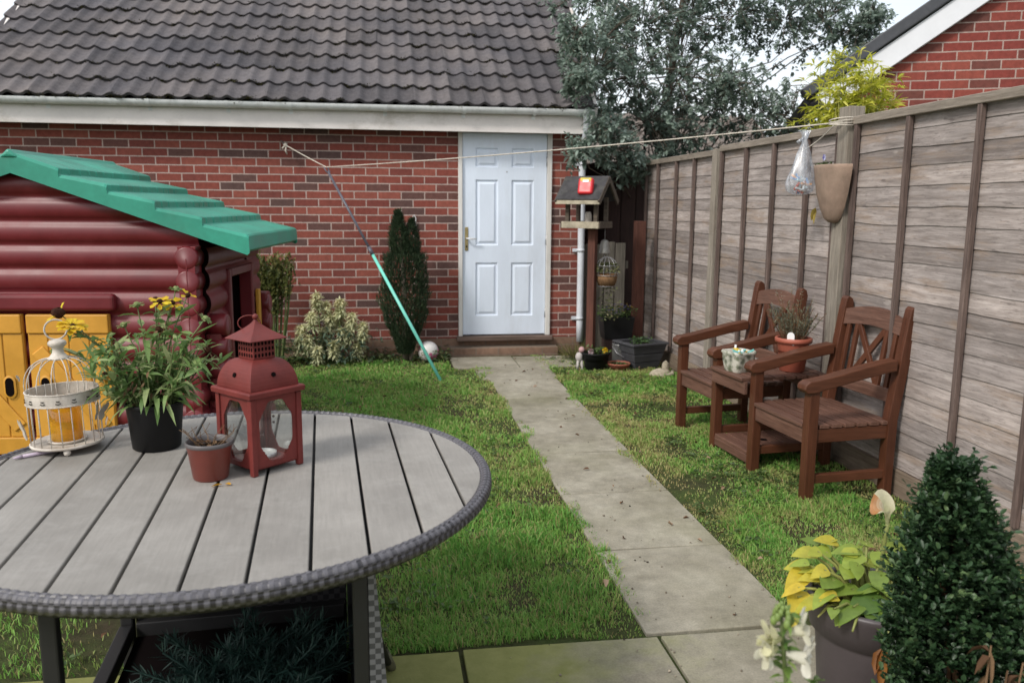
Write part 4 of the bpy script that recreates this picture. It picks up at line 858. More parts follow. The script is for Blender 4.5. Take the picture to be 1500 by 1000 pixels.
for k in range(14):
    a = 2 * PI * k / 14 + .1; pts = []
    for j in range(11):
        s_ = j / 10; r_c = .0985 * math.cos(s_ * PI / 2) ** .85 + .018 * s_; pts.append((r_c * math.cos(a), r_c * math.sin(a), .19 + .092 * math.sin(s_ * PI / 2)))
    b = MB(); b.tube(pts, .0016, 6); b.build('dome_bar', M_cream, cg)
b = MB(); b.lathe([(.0, .276), (.030, .278), (.031, .283), (.024, .287), (.016, .298), (.0145, .310), (.020, .316), (.0255, .322), (.0255, .329), (.020, .335), (.010, .338), (0, .339)], 28, cap=False); b.build('finial', M_cream, cg)
b = MB(); b.tube([(.0295 * math.cos(a), .004 * math.cos(a), .367 + .0295 * math.sin(a)) for a in [2 * PI * k / 40 for k in range(40)]], .0026, 8, closed=True); b.build('hanging_ring', M_cream, cg)
b = MB(); b.lathe([(.0, .0245), (.050, .0245), (.056, .032), (.053, .034), (.046, .028), (0, .028)], 36, cap=False); b.build('candle_tray', M_cream, cg)
b = MB(); b.lathe([(.0, .030), (.040, .030), (.0435, .035), (.0435, .135), (.040, .138), (.038, .143), (.0365, .143), (.0385, .136), (.041, .133), (.041, .037), (.0, .034)], 40, cap=False); jr = b.build('jar', M_amber, cg)
b = MB(); b.tube([(.0425 * math.cos(a), .0425 * math.sin(a), .139) for a in [2 * PI * k / 36 for k in range(36)]], .0025, 6, closed=True); b.build('jar_wire', M_steel, jr)
b = MB(); b.lathe([(0, .062), (.019, .062), (.020, .064), (.020, .078), (.018, .079), (0, .077)], 24, (.004, 0, 0), cap=False); b.build('tealight', M_tea, jr)
for s_ in (-1, 1):
    b = MB(); b.tube([(.004 + s_ * .010, 0, .077), (s_ * .012, 0, .15)], .0012, 5); b.build('tealight_wire', M_tea, jr)
def butterfly(a, z, tilt, sc1=1.0):
    c0 = Vector((.106 * math.cos(a), .106 * math.sin(a), z)); Mx = T(*c0) @ rot(z=a + R(90)) @ rot(y=tilt) @ rot(x=R(10)); mb = MB()
    for s_ in (-1, 1):
        P = [(0, 0), (s_ * .012, .020), (s_ * .028, .034), (s_ * .034, .026), (s_ * .030, .010), (s_ * .022, .0), (s_ * .026, -.012), (s_ * .018, -.026), (s_ * .006, -.022)]
        vs = [Mx @ Vector((x * sc1, -.25 * abs(x) * sc1 - .002, y * sc1)) for x, y in P]; mb.add(vs, [tuple(range(len(P)))], False)
    mb.build('butterfly', M_cream, cg)
butterfly(R(196), .075, R(-12), 1.15); butterfly(R(-25), .115, R(15), 1.0); butterfly(R(10), .07, 0, .55); butterfly(R(185), .235, R(25), .5)
# pen
b = MB(); b.tube([(0, 0, .0055), (.012, .012, .0055), (.018, .018, .0055)], [.0025, .005, .0052], 10, var=.1); b.tube([(.018, .018, .0055), (.10, .075, .0055)], .0055, 10); tag(b.build('pen', plain('lilac_pen', (.42, .34, .42), .4, .2, 9, 60, .02), None, loc=(-1.075, 2.535, TT)), 'slim lilac grey pen lying beside the birdcage on the table', 'pen')
# plants in pots on the table
def flower(mb_p, mb_c, p, d, r, npet, full=1.0, cone=.35, petals=None):
    d = Vector(d).normalized(); u = d.orthogonal().normalized(); v_ = d.cross(u); N = npet
    idx = range(N) if petals is None else petals
    D = []; P = []
    for k in idx:
        a = 2 * PI * k / N + rnd.uniform(-.1, .1); q = (u * math.cos(a) + v_ * math.sin(a)) + d * rnd.uniform(-.15, .35); D.append(tuple(q)); P.append(tuple(Vector(p) + q * r * .25))
    mb_p.leaves(np.array(P), np.array(D), r * .85, r * .42, rng.uniform(.3, 1, len(P)), st=((.4, .8), (.85, 1.0)), fold=.15, droop=.1, up=np.broadcast_to(np.array(d), (len(P), 3)))
    mb_c.ball(Vector(p) + d * r * .08, r * cone, 10, 7, (1, 1, .85), rnd.random(), .12)
M_gleaf = leafmat('blanket_flower_leaf', (.085, .165, .042), (.20, .32, .10), (.40, .45, .21), rough=.55)
M_petal = leafmat('yellow_petal', (.62, .30, .01), (.72, .55, .02), rough=.6, trans=.3); M_opet = leafmat('orange_petal', (.55, .20, .01), (.65, .36, .03), rough=.6, trans=.3)
M_cone = plain('brown_flower_cone', (.045, .018, .010), .9, .5, 60, 200, .8, .1); M_gcone = plain('green_flower_cone', (.20, .24, .10), .9, .4, 60, 200, .8, .1)
fp_ = thing('flower_pot', 'black plastic pot of leggy yellow flowers with narrow green leaves', 'potted plant', (-.700, 2.628, TT))
b = MB(); b.lathe(potwall(.070, .084, .145, .003, .012, .003), 40); b.build('pot', M_blackp, fp_); soil(fp_, .078, .125)
SC = 461.0; fpos = lambda px, py, dy=0: Vector(((px - 228) / SC, dy, (668 - py) / SC * .96))
heads = [(117, 466, -.03, 'half'), (137, 483, -.06, 'full'), (213, 457, 0, 'bud'), (234, 452, .03, 'brown'), (243, 453, .0, 'orange'), (257, 456, .02, 'orange'), (276, 446, .04, 'side'), (260, 437, .05, 'bud'), (302, 478, .0, 'bud'), (179, 549, -.09, 'orange'), (307, 521, -.04, 'brown'), (190, 488, .03, 'bud'), (95, 520, .05, 'bud'), (242, 492, -.02, 'brown')]
st = MB(); lf = NB()
for i, (px, py, dy, kind) in enumerate(heads):
    p = fpos(px, py, dy); base = Vector((p.x * .18 + rnd.uniform(-.02, .02), dy * .3, .125)); mid = base.lerp(p, .55) + Vector((p.x * -.06, 0, .035)); pts = [base, base.lerp(mid, .6) + Vector((0, 0, .012)), mid, mid.lerp(p, .6), p]; st.tube(pts, [.0026, .0024, .0022, .002, .0018], 6, True, rnd.random())
    d = (p - mid).normalized()
    pn, cn = NB(), MB(); mp, mc, nm = M_petal, M_cone, 'flower'
    if kind == 'half': flower(pn, cn, p, d + Vector((.1, -.3, 0)), .036, 9, petals=[0, 1, 4, 5], cone=.52)
    elif kind == 'full': flower(pn, cn, p, Vector((.1, -.25, 1)), .040, 20, cone=.2); flower(pn, MB(), p + Vector((0, 0, .005)), Vector((.1, -.25, 1)), .033, 18)
    elif kind == 'orange': flower(pn, cn, p, d + Vector((0, -.5, .1)), .031, 14, petals=[0, 1, 2, 3, 4, 5, 7, 8, 9, 11, 12], cone=.30); mp = M_opet if px < 240 else M_petal
    elif kind == 'side': flower(pn, cn, p, Vector((.5, -.2, .6)), .026, 9, petals=[0, 1, 2, 3, 5])
    elif kind == 'brown': flower(pn, cn, p, d, .022, 10, petals=[0, 3, 6], cone=.5); mp = M_dry
    else: flower(pn, cn, p, d, .021, 14, cone=.5); mp = M_gleaf; mc = M_gcone
    f = cn.build('flower', mc, fp_); pn.build('petals', mp, f)
    n = 15; s_ = rng.uniform(.05, .9, n)
    for q in s_:
        b0 = base.lerp(mid, q / .55) if q < .55 else mid.lerp(p, (q - .55) / .45); a = rnd.uniform(0, 2 * PI); lf.leaves([tuple(b0)], [(math.cos(a), math.sin(a), .35)], rnd.uniform(.03, .085), rnd.uniform(.012, .024), [rnd.random()], droop=rnd.uniform(-.2, 1.2), fold=rnd.uniform(0, .5))
for k in range(36):
    a = rnd.uniform(0, 2 * PI); ln = rnd.uniform(.09, .22); t_ = rnd.uniform(.05, .95); p0 = Vector((.05 * math.cos(a), .05 * math.sin(a), .125)); d = Vector((math.cos(a) * t_, math.sin(a) * t_ * .8, 1)).normalized(); p1 = p0 + d * ln; p2 = p1 + Vector((d.x * .05, d.y * .05, rnd.uniform(-.05, .02))); st.tube([p0, p1, p2], [.0024, .002, .0012], 5, False, rnd.random())
    n = 9; q = rng.uniform(.25, 1, n)[:, None]; P = np.array(p0) * (1 - q) + np.array(p2) * q; D = sphdir(n, -.2, .8) + np.array(d) * .5; lf.leaves(P, D, rng.uniform(.03, .095, n), rng.uniform(.010, .027, n), rng.random(n), droop=rng.uniform(-.2, 1.2, n))
    D2 = sphdir(4, .1, .9); lf.leaves(np.repeat([tuple(p2)], 4, 0), D2, .05, .013, rng.random(4), droop=.4)
n = 26; a = rng.uniform(0, 2 * PI, n); lf.leaves(np.stack([.075 * np.cos(a), .075 * np.sin(a), rng.uniform(.14, .19, n)], 1), np.stack([np.cos(a), np.sin(a), rng.uniform(-.1, .6, n)], 1), rng.uniform(.05, .085, n), rng.uniform(.014, .022, n), rng.random(n), droop=rng.uniform(.4, 1.0, n))
lf.build('leaves', M_gleaf, fp_); st.build('stems', M_stem, fp_)
dl_ = NB(); n = 60; a = rng.uniform(0, 2 * PI, n); r_q = rng.uniform(.02, .09, n); dl_.leaves(np.stack([r_q * np.cos(a), r_q * np.sin(a), rng.uniform(.14, .27, n)], 1), np.stack([np.cos(a), np.sin(a), rng.uniform(-1, .2, n)], 1), rng.uniform(.02, .05, n), .009, rng.random(n)); dl_.build('withered_leaves', M_dry, fp_)
bp_ = thing('small_pot', 'small brown plastic pot with a dead twiggy plant, in front of the lantern', 'potted plant', (-.478, 2.303, TT))
b = MB(); b.lathe([(.044, 0), (.047, .004), (.0585, .086), (.060, .088), (.062, .098)], 36, cap=False); b.lathe([(.0, 0), (.044, 0)], 36, cap=False); b.build('pot', M_brownp, bp_)
b = MB(); b.lathe([(.0625, .094), (.0645, .097), (.0640, .104), (.0615, .106), (.0585, .104), (.057, .09), (.052, .05)], 36, cap=False); b.build('rim', plain('grey_pot_rim', (.10, .09, .09), .45, .15, 9, 60, .05), bp_); soil(bp_, .056, .084)
st = MB()
for k in range(11):
    a = rnd.uniform(0, 2 * PI) if k > 3 else PI + rnd.uniform(-.5, .5); r0 = rnd.uniform(0, .03); p = Vector((r0 * math.cos(a), r0 * math.sin(a), .084)); pts = [p]; d = Vector((math.cos(a) * .8, math.sin(a) * .8, 1))
    for j in range(4): p = p + d.normalized() * rnd.uniform(.012, .02) + Vector((rnd.gauss(0, .004), rnd.gauss(0, .004), 0)); pts.append(p)
    st.tube(pts, [.0014, .0012, .001, .0009, .0007], 5, False, rnd.random()); 
    for j in (2, 3): st.tube([pts[j], pts[j] + Vector((rnd.gauss(0, .015), rnd.gauss(0, .015), .014))], .0007, 4, False, .3)
st.build('twigs', M_dry, bp_); nb = NB(); n = 30; nb.leaves(rng.normal(0, 1, (n, 3)) * np.array([.018, .018, .004]) + np.array([0, 0, .094]), sphdir(n, -.1, .8), .018, .008, rng.random(n)); nb.build('dead_leaves', M_dry, bp_)
for k, (x, y, l) in enumerate(((-.462, 2.215, 'larger orange petal fallen on the table in front of the brown pot'), (-.430, 2.232, 'smaller orange petal on the table nearer the red lantern'))):
    nb = NB(); nb.leaves([(0, 0, .003)], [(1, .4 - k, .05)], .030 - .008 * k, .016, [.8], droop=.0); tag(nb.build('petal', M_opet, None, loc=(x, y, TT)), l, 'petal')

# ------------------------------------------------------------------ eucalyptus beyond the fence
BL = [(2.21, 8.6, 3.14, .41), (2.82, 9.2, 3.41, .56), (3.51, 9.6, 3.59, .6), (4.08, 9.6, 3.69, .46), (4.57, 9.4, 3.6, .44), (4.96, 9.2, 3.57, .36), (5.27, 9.0, 3.47, .26), (2.08, 8.3, 2.76, .35), (2.64, 8.8, 2.85, .49), (3.23, 9.2, 2.93, .52), (3.72, 9.2, 2.65, .49), (4.12, 9.0, 2.52, .45), (4.42, 8.8, 2.47, .36), (2.81, 8.8, 2.37, .46), (2.27, 8.2, 2.07, .28), (3.26, 9.0, 2.25, .43), (2.08, 8.0, 2.28, .2), (1.83, 8.0, 3.11, .19), (1.84, 7.9, 2.7, .17), (2.87, 9.2, 4.12, .74), (3.84, 9.5, 4.39, .87), (4.61, 9.4, 4.26, .71), (2.18, 8.8, 3.71, .46), (3.79, 9.0, 2.84, .32), (5.1, 8.8, 3.07, .18), (2.55, 8.4, 1.95, .22), (3.09, 8.8, 1.94, .19), (5.3, 8.8, 3.57, .17), (1.84, 7.8, 2.04, .12), (3.4, 9.6, 5.1, .8), (4.3, 9.7, 5.1, .7)]
eu = thing('eucalyptus_tree', 'tall blue green eucalyptus tree spreading over the fence corner', 'tree', (3.45, 10.15, 0))
O = Vector((3.45, 10.15, 0)); tr = MB(); lf = NB(); tw = MB()
tr.tube([(0, 0, 0), (.03, -.05, 1.0), (-.05, -.12, 2.0), (-.02, -.2, 3.0), (.1, -.3, 4.2), (.15, -.3, 5.3)], [.10, .085, .065, .045, .03, .012], 10)
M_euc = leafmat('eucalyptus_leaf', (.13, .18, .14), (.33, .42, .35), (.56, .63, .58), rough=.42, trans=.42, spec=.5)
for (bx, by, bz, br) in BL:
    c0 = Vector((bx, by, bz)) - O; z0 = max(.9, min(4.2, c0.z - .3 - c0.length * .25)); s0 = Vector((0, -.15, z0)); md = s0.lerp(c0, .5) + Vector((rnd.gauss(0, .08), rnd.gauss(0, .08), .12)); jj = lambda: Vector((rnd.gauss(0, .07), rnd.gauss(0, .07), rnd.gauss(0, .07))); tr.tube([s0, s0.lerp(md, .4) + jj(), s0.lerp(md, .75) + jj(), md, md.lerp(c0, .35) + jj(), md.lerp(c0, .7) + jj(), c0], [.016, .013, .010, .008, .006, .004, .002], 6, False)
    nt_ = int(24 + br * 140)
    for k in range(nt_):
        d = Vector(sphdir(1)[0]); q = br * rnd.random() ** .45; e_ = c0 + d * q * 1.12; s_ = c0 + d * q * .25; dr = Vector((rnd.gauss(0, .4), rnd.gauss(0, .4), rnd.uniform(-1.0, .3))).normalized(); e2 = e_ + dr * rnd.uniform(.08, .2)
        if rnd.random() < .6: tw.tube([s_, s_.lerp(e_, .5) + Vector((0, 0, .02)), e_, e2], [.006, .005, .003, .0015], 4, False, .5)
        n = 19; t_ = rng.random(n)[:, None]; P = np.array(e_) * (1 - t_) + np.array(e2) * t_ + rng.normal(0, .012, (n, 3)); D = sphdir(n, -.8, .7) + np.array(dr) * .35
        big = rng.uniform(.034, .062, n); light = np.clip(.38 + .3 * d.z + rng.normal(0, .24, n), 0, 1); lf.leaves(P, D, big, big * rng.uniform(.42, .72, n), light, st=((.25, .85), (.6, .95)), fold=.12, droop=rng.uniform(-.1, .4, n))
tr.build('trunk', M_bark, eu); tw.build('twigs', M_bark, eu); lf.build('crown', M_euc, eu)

# yellow green bamboo behind the fence post
bb = thing('bamboo', 'yellow green bamboo clump rising behind the fence post by the gable', 'bamboo', (3.28, 5.65, 0)); st = MB(); lf = NB()
M_bam = leafmat('bamboo_leaf', (.36, .42, .04), (.62, .62, .07), (.75, .70, .18), rough=.5, trans=.4)
for k in range(32):
    x0, y0 = rnd.uniform(-.18, .18), rnd.uniform(-.15, .15); H = rnd.uniform(2.1, 2.62); tx, ty = x0 + rnd.uniform(-.28, .36), y0 + rnd.uniform(-.15, .15)
    if tx > .28: H = min(H, 2.4)
    pt = lambda s_: Vector((x0 + (tx - x0) * s_ ** 2, y0 + (ty - y0) * s_ ** 2, H * s_)); st.tube([pt(s_) for s_ in (0, .25, .5, .75, 1)], [.006, .0055, .005, .004, .002], 6, False, rnd.random())
    for j in range(26):
        s_ = rnd.uniform(.70, 1.0); p = pt(s_); a = rnd.uniform(0, 2 * PI); q = p + Vector((math.cos(a), math.sin(a), .5)) * rnd.uniform(.03, .12); st.tube([p, q], .0015, 4, False, .5)
        n = 7; D = sphdir(n, -.25, .7) + np.array([math.cos(a), math.sin(a), .1]); lf.leaves(np.repeat([tuple(q)], n, 0), D, rng.uniform(.06, .12, n), rng.uniform(.013, .021, n), rng.random(n), droop=rng.uniform(.1, .5, n))
st.build('canes', leafmat('bamboo_cane', (.25, .28, .06), (.40, .38, .12), trans=0), bb); lf.build('leaves', M_bam, bb)

# ------------------------------------------------------------------ plants along the garage wall
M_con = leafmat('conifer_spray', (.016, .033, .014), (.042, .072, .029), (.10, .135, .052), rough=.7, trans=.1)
co = thing('conifer', 'dark upright twin tipped conifer standing against the brick wall', 'conifer', (.195, 7.93, 0)); lf = NB()
def conr(z):
    return np.interp(z, [.10, .22, .38, .6, .75, .95, 1.1, 1.25, 1.42], [.07, .115, .19, .235, .228, .20, .165, .115, .02])
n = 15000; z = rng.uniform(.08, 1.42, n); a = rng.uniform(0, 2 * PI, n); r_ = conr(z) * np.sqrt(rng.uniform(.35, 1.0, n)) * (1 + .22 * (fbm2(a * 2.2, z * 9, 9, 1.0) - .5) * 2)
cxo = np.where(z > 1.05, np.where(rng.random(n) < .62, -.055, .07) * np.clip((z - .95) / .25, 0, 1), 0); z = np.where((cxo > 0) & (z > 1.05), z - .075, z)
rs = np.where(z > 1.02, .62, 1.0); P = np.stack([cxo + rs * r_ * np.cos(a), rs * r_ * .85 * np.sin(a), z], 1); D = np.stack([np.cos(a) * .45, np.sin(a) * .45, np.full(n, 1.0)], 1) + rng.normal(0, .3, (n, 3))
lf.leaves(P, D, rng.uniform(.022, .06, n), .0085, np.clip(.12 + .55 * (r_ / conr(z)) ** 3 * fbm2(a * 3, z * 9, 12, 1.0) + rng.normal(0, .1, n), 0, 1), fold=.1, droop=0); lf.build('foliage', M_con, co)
b = MB(); b.tube([(0, 0, 0), (.0, 0, .5), (-.03, 0, 1.2)], [.035, .025, .01], 8); b.tube([(.05, -.02, 0), (.06, -.02, .25)], .018, 8); b.build('trunk', M_bark, co)
es = thing('euphorbia', 'cream and green variegated euphorbia bush in front of the brick wall', 'shrub', (-.50, 7.93, 0)); lf = NB(); gf = NB(); st = MB()
M_eu1 = leafmat('variegated_leaf', (.32, .38, .18), (.66, .67, .42), (.80, .77, .48), rough=.55, trans=.3); M_eu2 = leafmat('blue_green_leaf', (.05, .09, .06), (.12, .18, .12), rough=.55)
for i, (hx_, hz) in enumerate(((-.62, .655), (-.405, .60), (-.66, .49), (-.50, .45), (-.30, .47), (-.765, .36), (-.225, .265), (-.62, .17), (-.40, .33), (-.54, .57), (-.42, .50), (-.57, .33), (-.33, .36), (-.70, .27), (-.80, .24), (-.20, .38), (-.26, .18), (-.47, .22))):
    c0 = Vector((hx_ + .50, rnd.uniform(-.14, .06), hz)); base = Vector((c0.x * .35, 0, 0)); st.tube([base, base.lerp(c0, .5) + Vector((c0.x * .15, 0, -.03)), c0], [.008, .007, .005], 6, False, rnd.random())
    n = 240; s_ = rng.random(n); D = sphdir(n, -.3, .8); P = np.array(c0)[None] - np.stack([0 * s_, 0 * s_, .15 * s_], 1) + D * .012; D[:, 2] += .35 - s_ * .2
    lf.leaves(P, D, rng.uniform(.045, .075, n), rng.uniform(.011, .016, n), np.clip(.95 - .5 * s_ + rng.normal(0, .18, n), 0, 1), fold=.2, droop=rng.uniform(.15, .75, n))
    n = 30; D = sphdir(n, .3, 1); lf.leaves(np.repeat([tuple(c0)], n, 0), D, rng.uniform(.02, .045, n), .009, rng.uniform(.6, 1, n), droop=.2)
n = 420; P = np.stack([rng.normal(0, .20, n), rng.normal(-.04, .08, n), rng.uniform(.02, .36, n)], 1); gf.leaves(P, sphdir(n, -.2, .7), rng.uniform(.04, .08, n), rng.uniform(.015, .03, n), rng.random(n), droop=.5)
lf.build('variegated_heads', M_eu1, es); gf.build('lower_leaves', M_eu2, es); st.build('stems', M_stem, es)
sb = thing('laurel_shrub', 'small olive green shrub peeping out behind the playhouse roof', 'shrub', (-1.0, 7.9, 0)); lf = NB(); st = MB()
M_lau = leafmat('olive_leaf', (.06, .075, .02), (.14, .16, .045), (.24, .22, .07), rough=.4)
for k in range(38):
    p1 = Vector((rnd.uniform(-.24, .17), rnd.uniform(-.1, .1), rnd.uniform(.80, 1.06) - abs(rnd.gauss(0, .03)))); st.tube([(p1.x * .3, 0, 0), (p1.x * .7, p1.y * .5, .5), p1], [.008, .006, .003], 5, False, rnd.random()); n = 75; q = rng.random(n)[:, None]; P = np.array(p1) - q * np.array([p1.x * .4, 0, .34]) + rng.normal(0, .02, (n, 3)); lf.leaves(P, sphdir(n, 0, 1) + np.array([0, 0, .8]), rng.uniform(.035, .06, n), rng.uniform(.017, .025, n), rng.random(n))
st.build('stems', M_stem, sb); lf.build('leaves', M_lau, sb)
# low growth at the wall foot
nb = NB()
for (xa, xb, n, hh) in ((-1.05, -.72, 260, .22), (-.25, .1, 160, .10), (.3, .62, 150, .13), (-.8, .6, 260, .06), (2.0, 2.3, 60, .08)):
    x = rng.uniform(xa, xb, n); y = rng.uniform(7.75, 8.22, n); nb.leaves(np.stack([x, y, rng.uniform(.0, hh, n)], 1), sphdir(n, 0, .8), rng.uniform(.03, .065, n), rng.uniform(.015, .032, n), rng.random(n), droop=.4)
stuff(nb.build('wall_weeds', leafmat('weed_mix', (.03, .055, .022), (.07, .115, .04), (.17, .15, .06)), None))
gt = NB(); n = 330; a = rng.uniform(0, 2 * PI, n); r_ = np.clip(np.abs(rng.normal(0, .06, n)), 0, .11); gt.leaves(np.stack([r_ * np.cos(a) * 1.3, r_ * np.sin(a) * .6, np.zeros(n)], 1), np.stack([np.cos(a) * .45, np.sin(a) * .3, np.ones(n)], 1) + rng.normal(0, .15, (n, 3)), rng.uniform(.10, .26, n), .005, rng.random(n), fold=.1, droop=rng.uniform(0, .5, n))
tag(gt.build('grass_tuft', leafmat('straw_grass', (.10, .12, .03), (.20, .20, .06), (.33, .27, .14)), None, loc=(1.86, 7.86, 0)), 'straw coloured grass tuft growing beside the door step', 'grass tuft')
# football
t = NT('football_skin'); v = t.coord((1, 1, 1), False); vo = t.n('ShaderNodeTexVoronoi'); vo.inputs['Scale'].default_value = 12; t.l(v, vo.inputs['Vector']); n1 = t.noise(v, 9, 3)
c = t.mix(t.ramp(n1, [(.53, 0), (.57, 1)]), (.62, .60, .58), (.45, .10, .20)); c = t.mix(t.ramp(t.noise(v, 24, 4), [(.55, 0), (.75, .5)]), c, (.25, .22, .17)); t.bsdf(c, .45); M_ballm = t.m
b = MB(); b.ball((0, 0, .098), .1, 28, 18); tag(b.build('football', M_ballm, None, loc=(.412, 7.95, 0)), 'white and pink football lying in the weeds beside the conifer', 'ball')
b = MB(); b.tube([(0, 0, .2), (.02, -.01, .22), (.035, -.012, .19), (.030, -.012, .08), (.018, -.012, 0)], [.003, .004, .005, .006, .007], 6); tag(b.build('cord', M_white, None, loc=(.285, 8.285, 1.17)), 'short white cord hanging on the brick wall above the conifer', 'cord')

# ------------------------------------------------------------------ washing line and prop
HD = Vector((-.4913, 7.78, 1.803)); FT = Vector((.4727, 6.967, 0))
pr_ = thing('clothes_prop', 'teal and dark grey clothes prop leaning from the lawn against the line', 'clothes prop', FT); ax = HD - FT
mk = ax * .59
b = MB(); b.tube([(0, 0, 0), mk], .014, 12); b.build('lower_tube', M_teal, pr_)
b = MB(); b.tube([mk - ax * .004, mk + ax * .03], .018, 12); b.build('collar', M_grypole, pr_)
b = MB(); b.tube([mk, ax * .985], .0115, 12); b.build('upper_tube', M_grypole, pr_)
b = MB(); up2 = ax.normalized(); sd = Vector((1, 1, 0)).normalized(); b.tube([ax * .982 + sd * .022 + up2 * .05, ax * .982 + sd * .018, ax * .978, ax * .982 - sd * .018, ax * .982 - sd * .022 + up2 * .05], .006, 8); b.build('fork', M_grypole, pr_)
HK = Vector((-.885, 8.20, 2.03)); PT = Vector((2.60, 4.555, 1.975)); PT2 = Vector((2.645, 4.72, 1.93))
wl = thing('washing_line', 'pale rope washing line running from the garage wall to the fence post', 'washing line', HK)
b = MB(); seg = lambda A, B, sag, n=14: [A.lerp(B, k / n) - Vector((0, 0, sag * 4 * (k / n) * (1 - k / n))) for k in range(n + 1)]
hd2 = HD + Vector((0, 0, .012)); b.tube([p - HK for p in seg(HK, hd2, .004, 4)] + [p - HK for p in seg(hd2, PT, .02, 24)[1:]], .0044, 7); b.build('rope', M_rope, wl)
b = MB(); b.ball((0.0, 0, 0), .02, 8, 6, jit=.3); b.tube([(.01, 0, 0), (0, -.01, -.05), (.012, 0, -.085)], .008, 6); b.tube([(0, 0, 0), (-.03, -.01, -.035)], .008, 6); b.build('knot', M_rope, wl)
b = MB(); b.tube([(-.05, .10, .045), (-.02, .03, .015), (.02, -.02, -.02)], .006, 7); b.build('wall_hook', M_steel, wl)
b = MB()
for k in range(4): b.tube([(PT.x + .08 * math.cos(a) * .9 - .0 - HK.x, PT.y + .075 * math.sin(a) - HK.y, PT.z + .009 * k - .015 + .008 * math.sin(a + k) - HK.z) for a in [2 * PI * j / 16 for j in range(16)]], .0034, 6, closed=True)
b.tube([p - HK for p in seg(PT + Vector((-.03, .03, -.01)), Vector((2.55, 4.95, 1.83)), .02, 6)], .004, 5); b.build('post_wrapping', M_rope, wl)
# bag of pegs hung on the line
bg = thing('peg_bag', 'clear plastic bag of coloured pegs hanging from the line by the planter', 'bag', (2.455, 4.70, 1.888))
t = NT('thin_plastic'); tb_ = t.n('ShaderNodeBsdfTransparent'); tb_.inputs[0].default_value = (.92, .94, .97, 1); df = t.n('ShaderNodeBsdfDiffuse'); df.inputs[0].default_value = (.72, .75, .80, 1); gl_ = t.n('ShaderNodeBsdfGlossy'); gl_.inputs['Roughness'].default_value = .2; m1 = t.n('ShaderNodeMixShader'); m2 = t.n('ShaderNodeMixShader')
fz = t.ramp(t.noise(t.coord((1, 1, .35), False), 40, 4), [(.4, .10), (.7, .5)]); t.l(fz, m1.inputs[0]); t.l(tb_.outputs[0], m1.inputs[1]); t.l(df.outputs[0], m1.inputs[2]); m2.inputs[0].default_value = .1; t.l(m1.outputs[0], m2.inputs[1]); t.l(gl_.outputs[0], m2.inputs[2]); t.l(m2.outputs[0], t.out.inputs[0]); M_film = t.m
rows = []
for (r_a, z, sx) in ((.030, .055, 0), (.020, .03, 0), (.011, .0, 0), (.018, -.03, 0), (.034, -.08, -.004), (.05, -.15, -.008), (.066, -.21, -.012), (.074, -.26, -.014), (.066, -.30, -.012), (.035, -.318, -.01)):
    rows.append([(sx + r_a * 1.15 * math.cos(a) * (1 + .13 * math.sin(a * 5 + z * 20)), r_a * .85 * math.sin(a) * (1 + .13 * math.sin(a * 4 + 1 + z * 25)), z) for a in [2 * PI * k / 40 for k in range(40)]])
b = MB(); b.grid(rows, True, closed_u=True); b.build('bag', M_film, bg)
for k in range(24):
    a = rnd.uniform(0, 2 * PI); r0 = rnd.uniform(0, .045); p = Vector((-.012 + r0 * math.cos(a), r0 * math.sin(a) * .75, rnd.uniform(-.30, -.215))); d = Vector(sphdir(1)[0]) * .028; b = MB(); b.bar(p - d, p + d, .010, .010); b.build('peg', [plain('peg_red', (.55, .10, .06), .5, .1, 9, 60, 0), plain('peg_blue', (.06, .22, .48), .5, .1, 9, 60, 0), plain('peg_orange', (.60, .24, .05), .5, .1, 9, 60, 0), Mw][k] if k < 4 else [bpy.data.materials[q] for q in ('peg_red', 'peg_blue', 'peg_orange', 'peg_white', 'peg_pale_blue')][k % 5], bg)
b = MB(); b.tube([(-.012, 0, .012), (-.03, -.01, -.005), (-.055, -.012, -.018), (-.04, -.012, -.028)], [.006, .010, .008, .003], 7); b.tube([(.004, 0, -.002), (.014, 0, .02), (.004, 0, .05)], .008, 7); b.build('tied_handle', M_film, bg)
# stone wall planter on the post
wp = thing('wall_planter', 'tapered stone wall planter with a viola hung on the fence post', 'planter', (2.600, 4.575, 1.405))
prof = [(.0, .0), (.030, .004), (.055, .025), (.082, .09), (.103, .17), (.117, .25), (.124, .31), (.126, .326), (.121, .332), (.114, .330), (.110, .30)]
b = MB(); rows = [[(-max(0, r_a * .95 * math.cos(a)), -r_a * 1.28 * math.sin(a) * 1.0, z) for a in [-PI / 2 + PI * k / 26 for k in range(27)]] for r_a, z in prof]; b.grid(rows, True); b.add([(0, -r_a * 1.28, z) for r_a, z in prof[:9]] + [(0, r_a * 1.28, z) for r_a, z in prof[:9]][::-1], [tuple(range(18))]); b.build('planter', M_stone, wp)
b = MB(); b.add([(-max(0, .112 * .95 * math.cos(a)), -.112 * 1.28 * math.sin(a), .312) for a in [-PI / 2 + PI * k / 16 for k in range(17)]], [tuple(range(17))]); b.build('soil', M_soilp, wp)
lf = NB(); n = 60; lf.leaves(np.stack([rng.uniform(-.07, -.02, n), rng.normal(.05, .05, n), rng.uniform(.315, .345, n)], 1), sphdir(n, .1, .9), rng.uniform(.015, .03, n), .012, rng.random(n)); lf.build('leaves', M_weed, wp)
vi = NB(); n = 6; a = np.linspace(0, 2 * PI, n, endpoint=False); vi.leaves(np.repeat([(-.07, .025, .375)], n, 0), np.stack([np.full(n, -.2), np.cos(a), np.sin(a)], 1), .021, .017, np.array([.1, .3, .9, 1, .9, .3]), up=np.repeat([(-1.0, -.3, .2)], n, 0), droop=0, fold=0); vi.build('flower', leafmat('viola_petal', (.05, .04, .30), (.60, .60, .80)), wp)
b = MB(); b.tube([(-.05, .025, .315), (-.06, .025, .35), (-.069, .025, .374)], .0018, 5); b.build('stem', M_stem, wp)
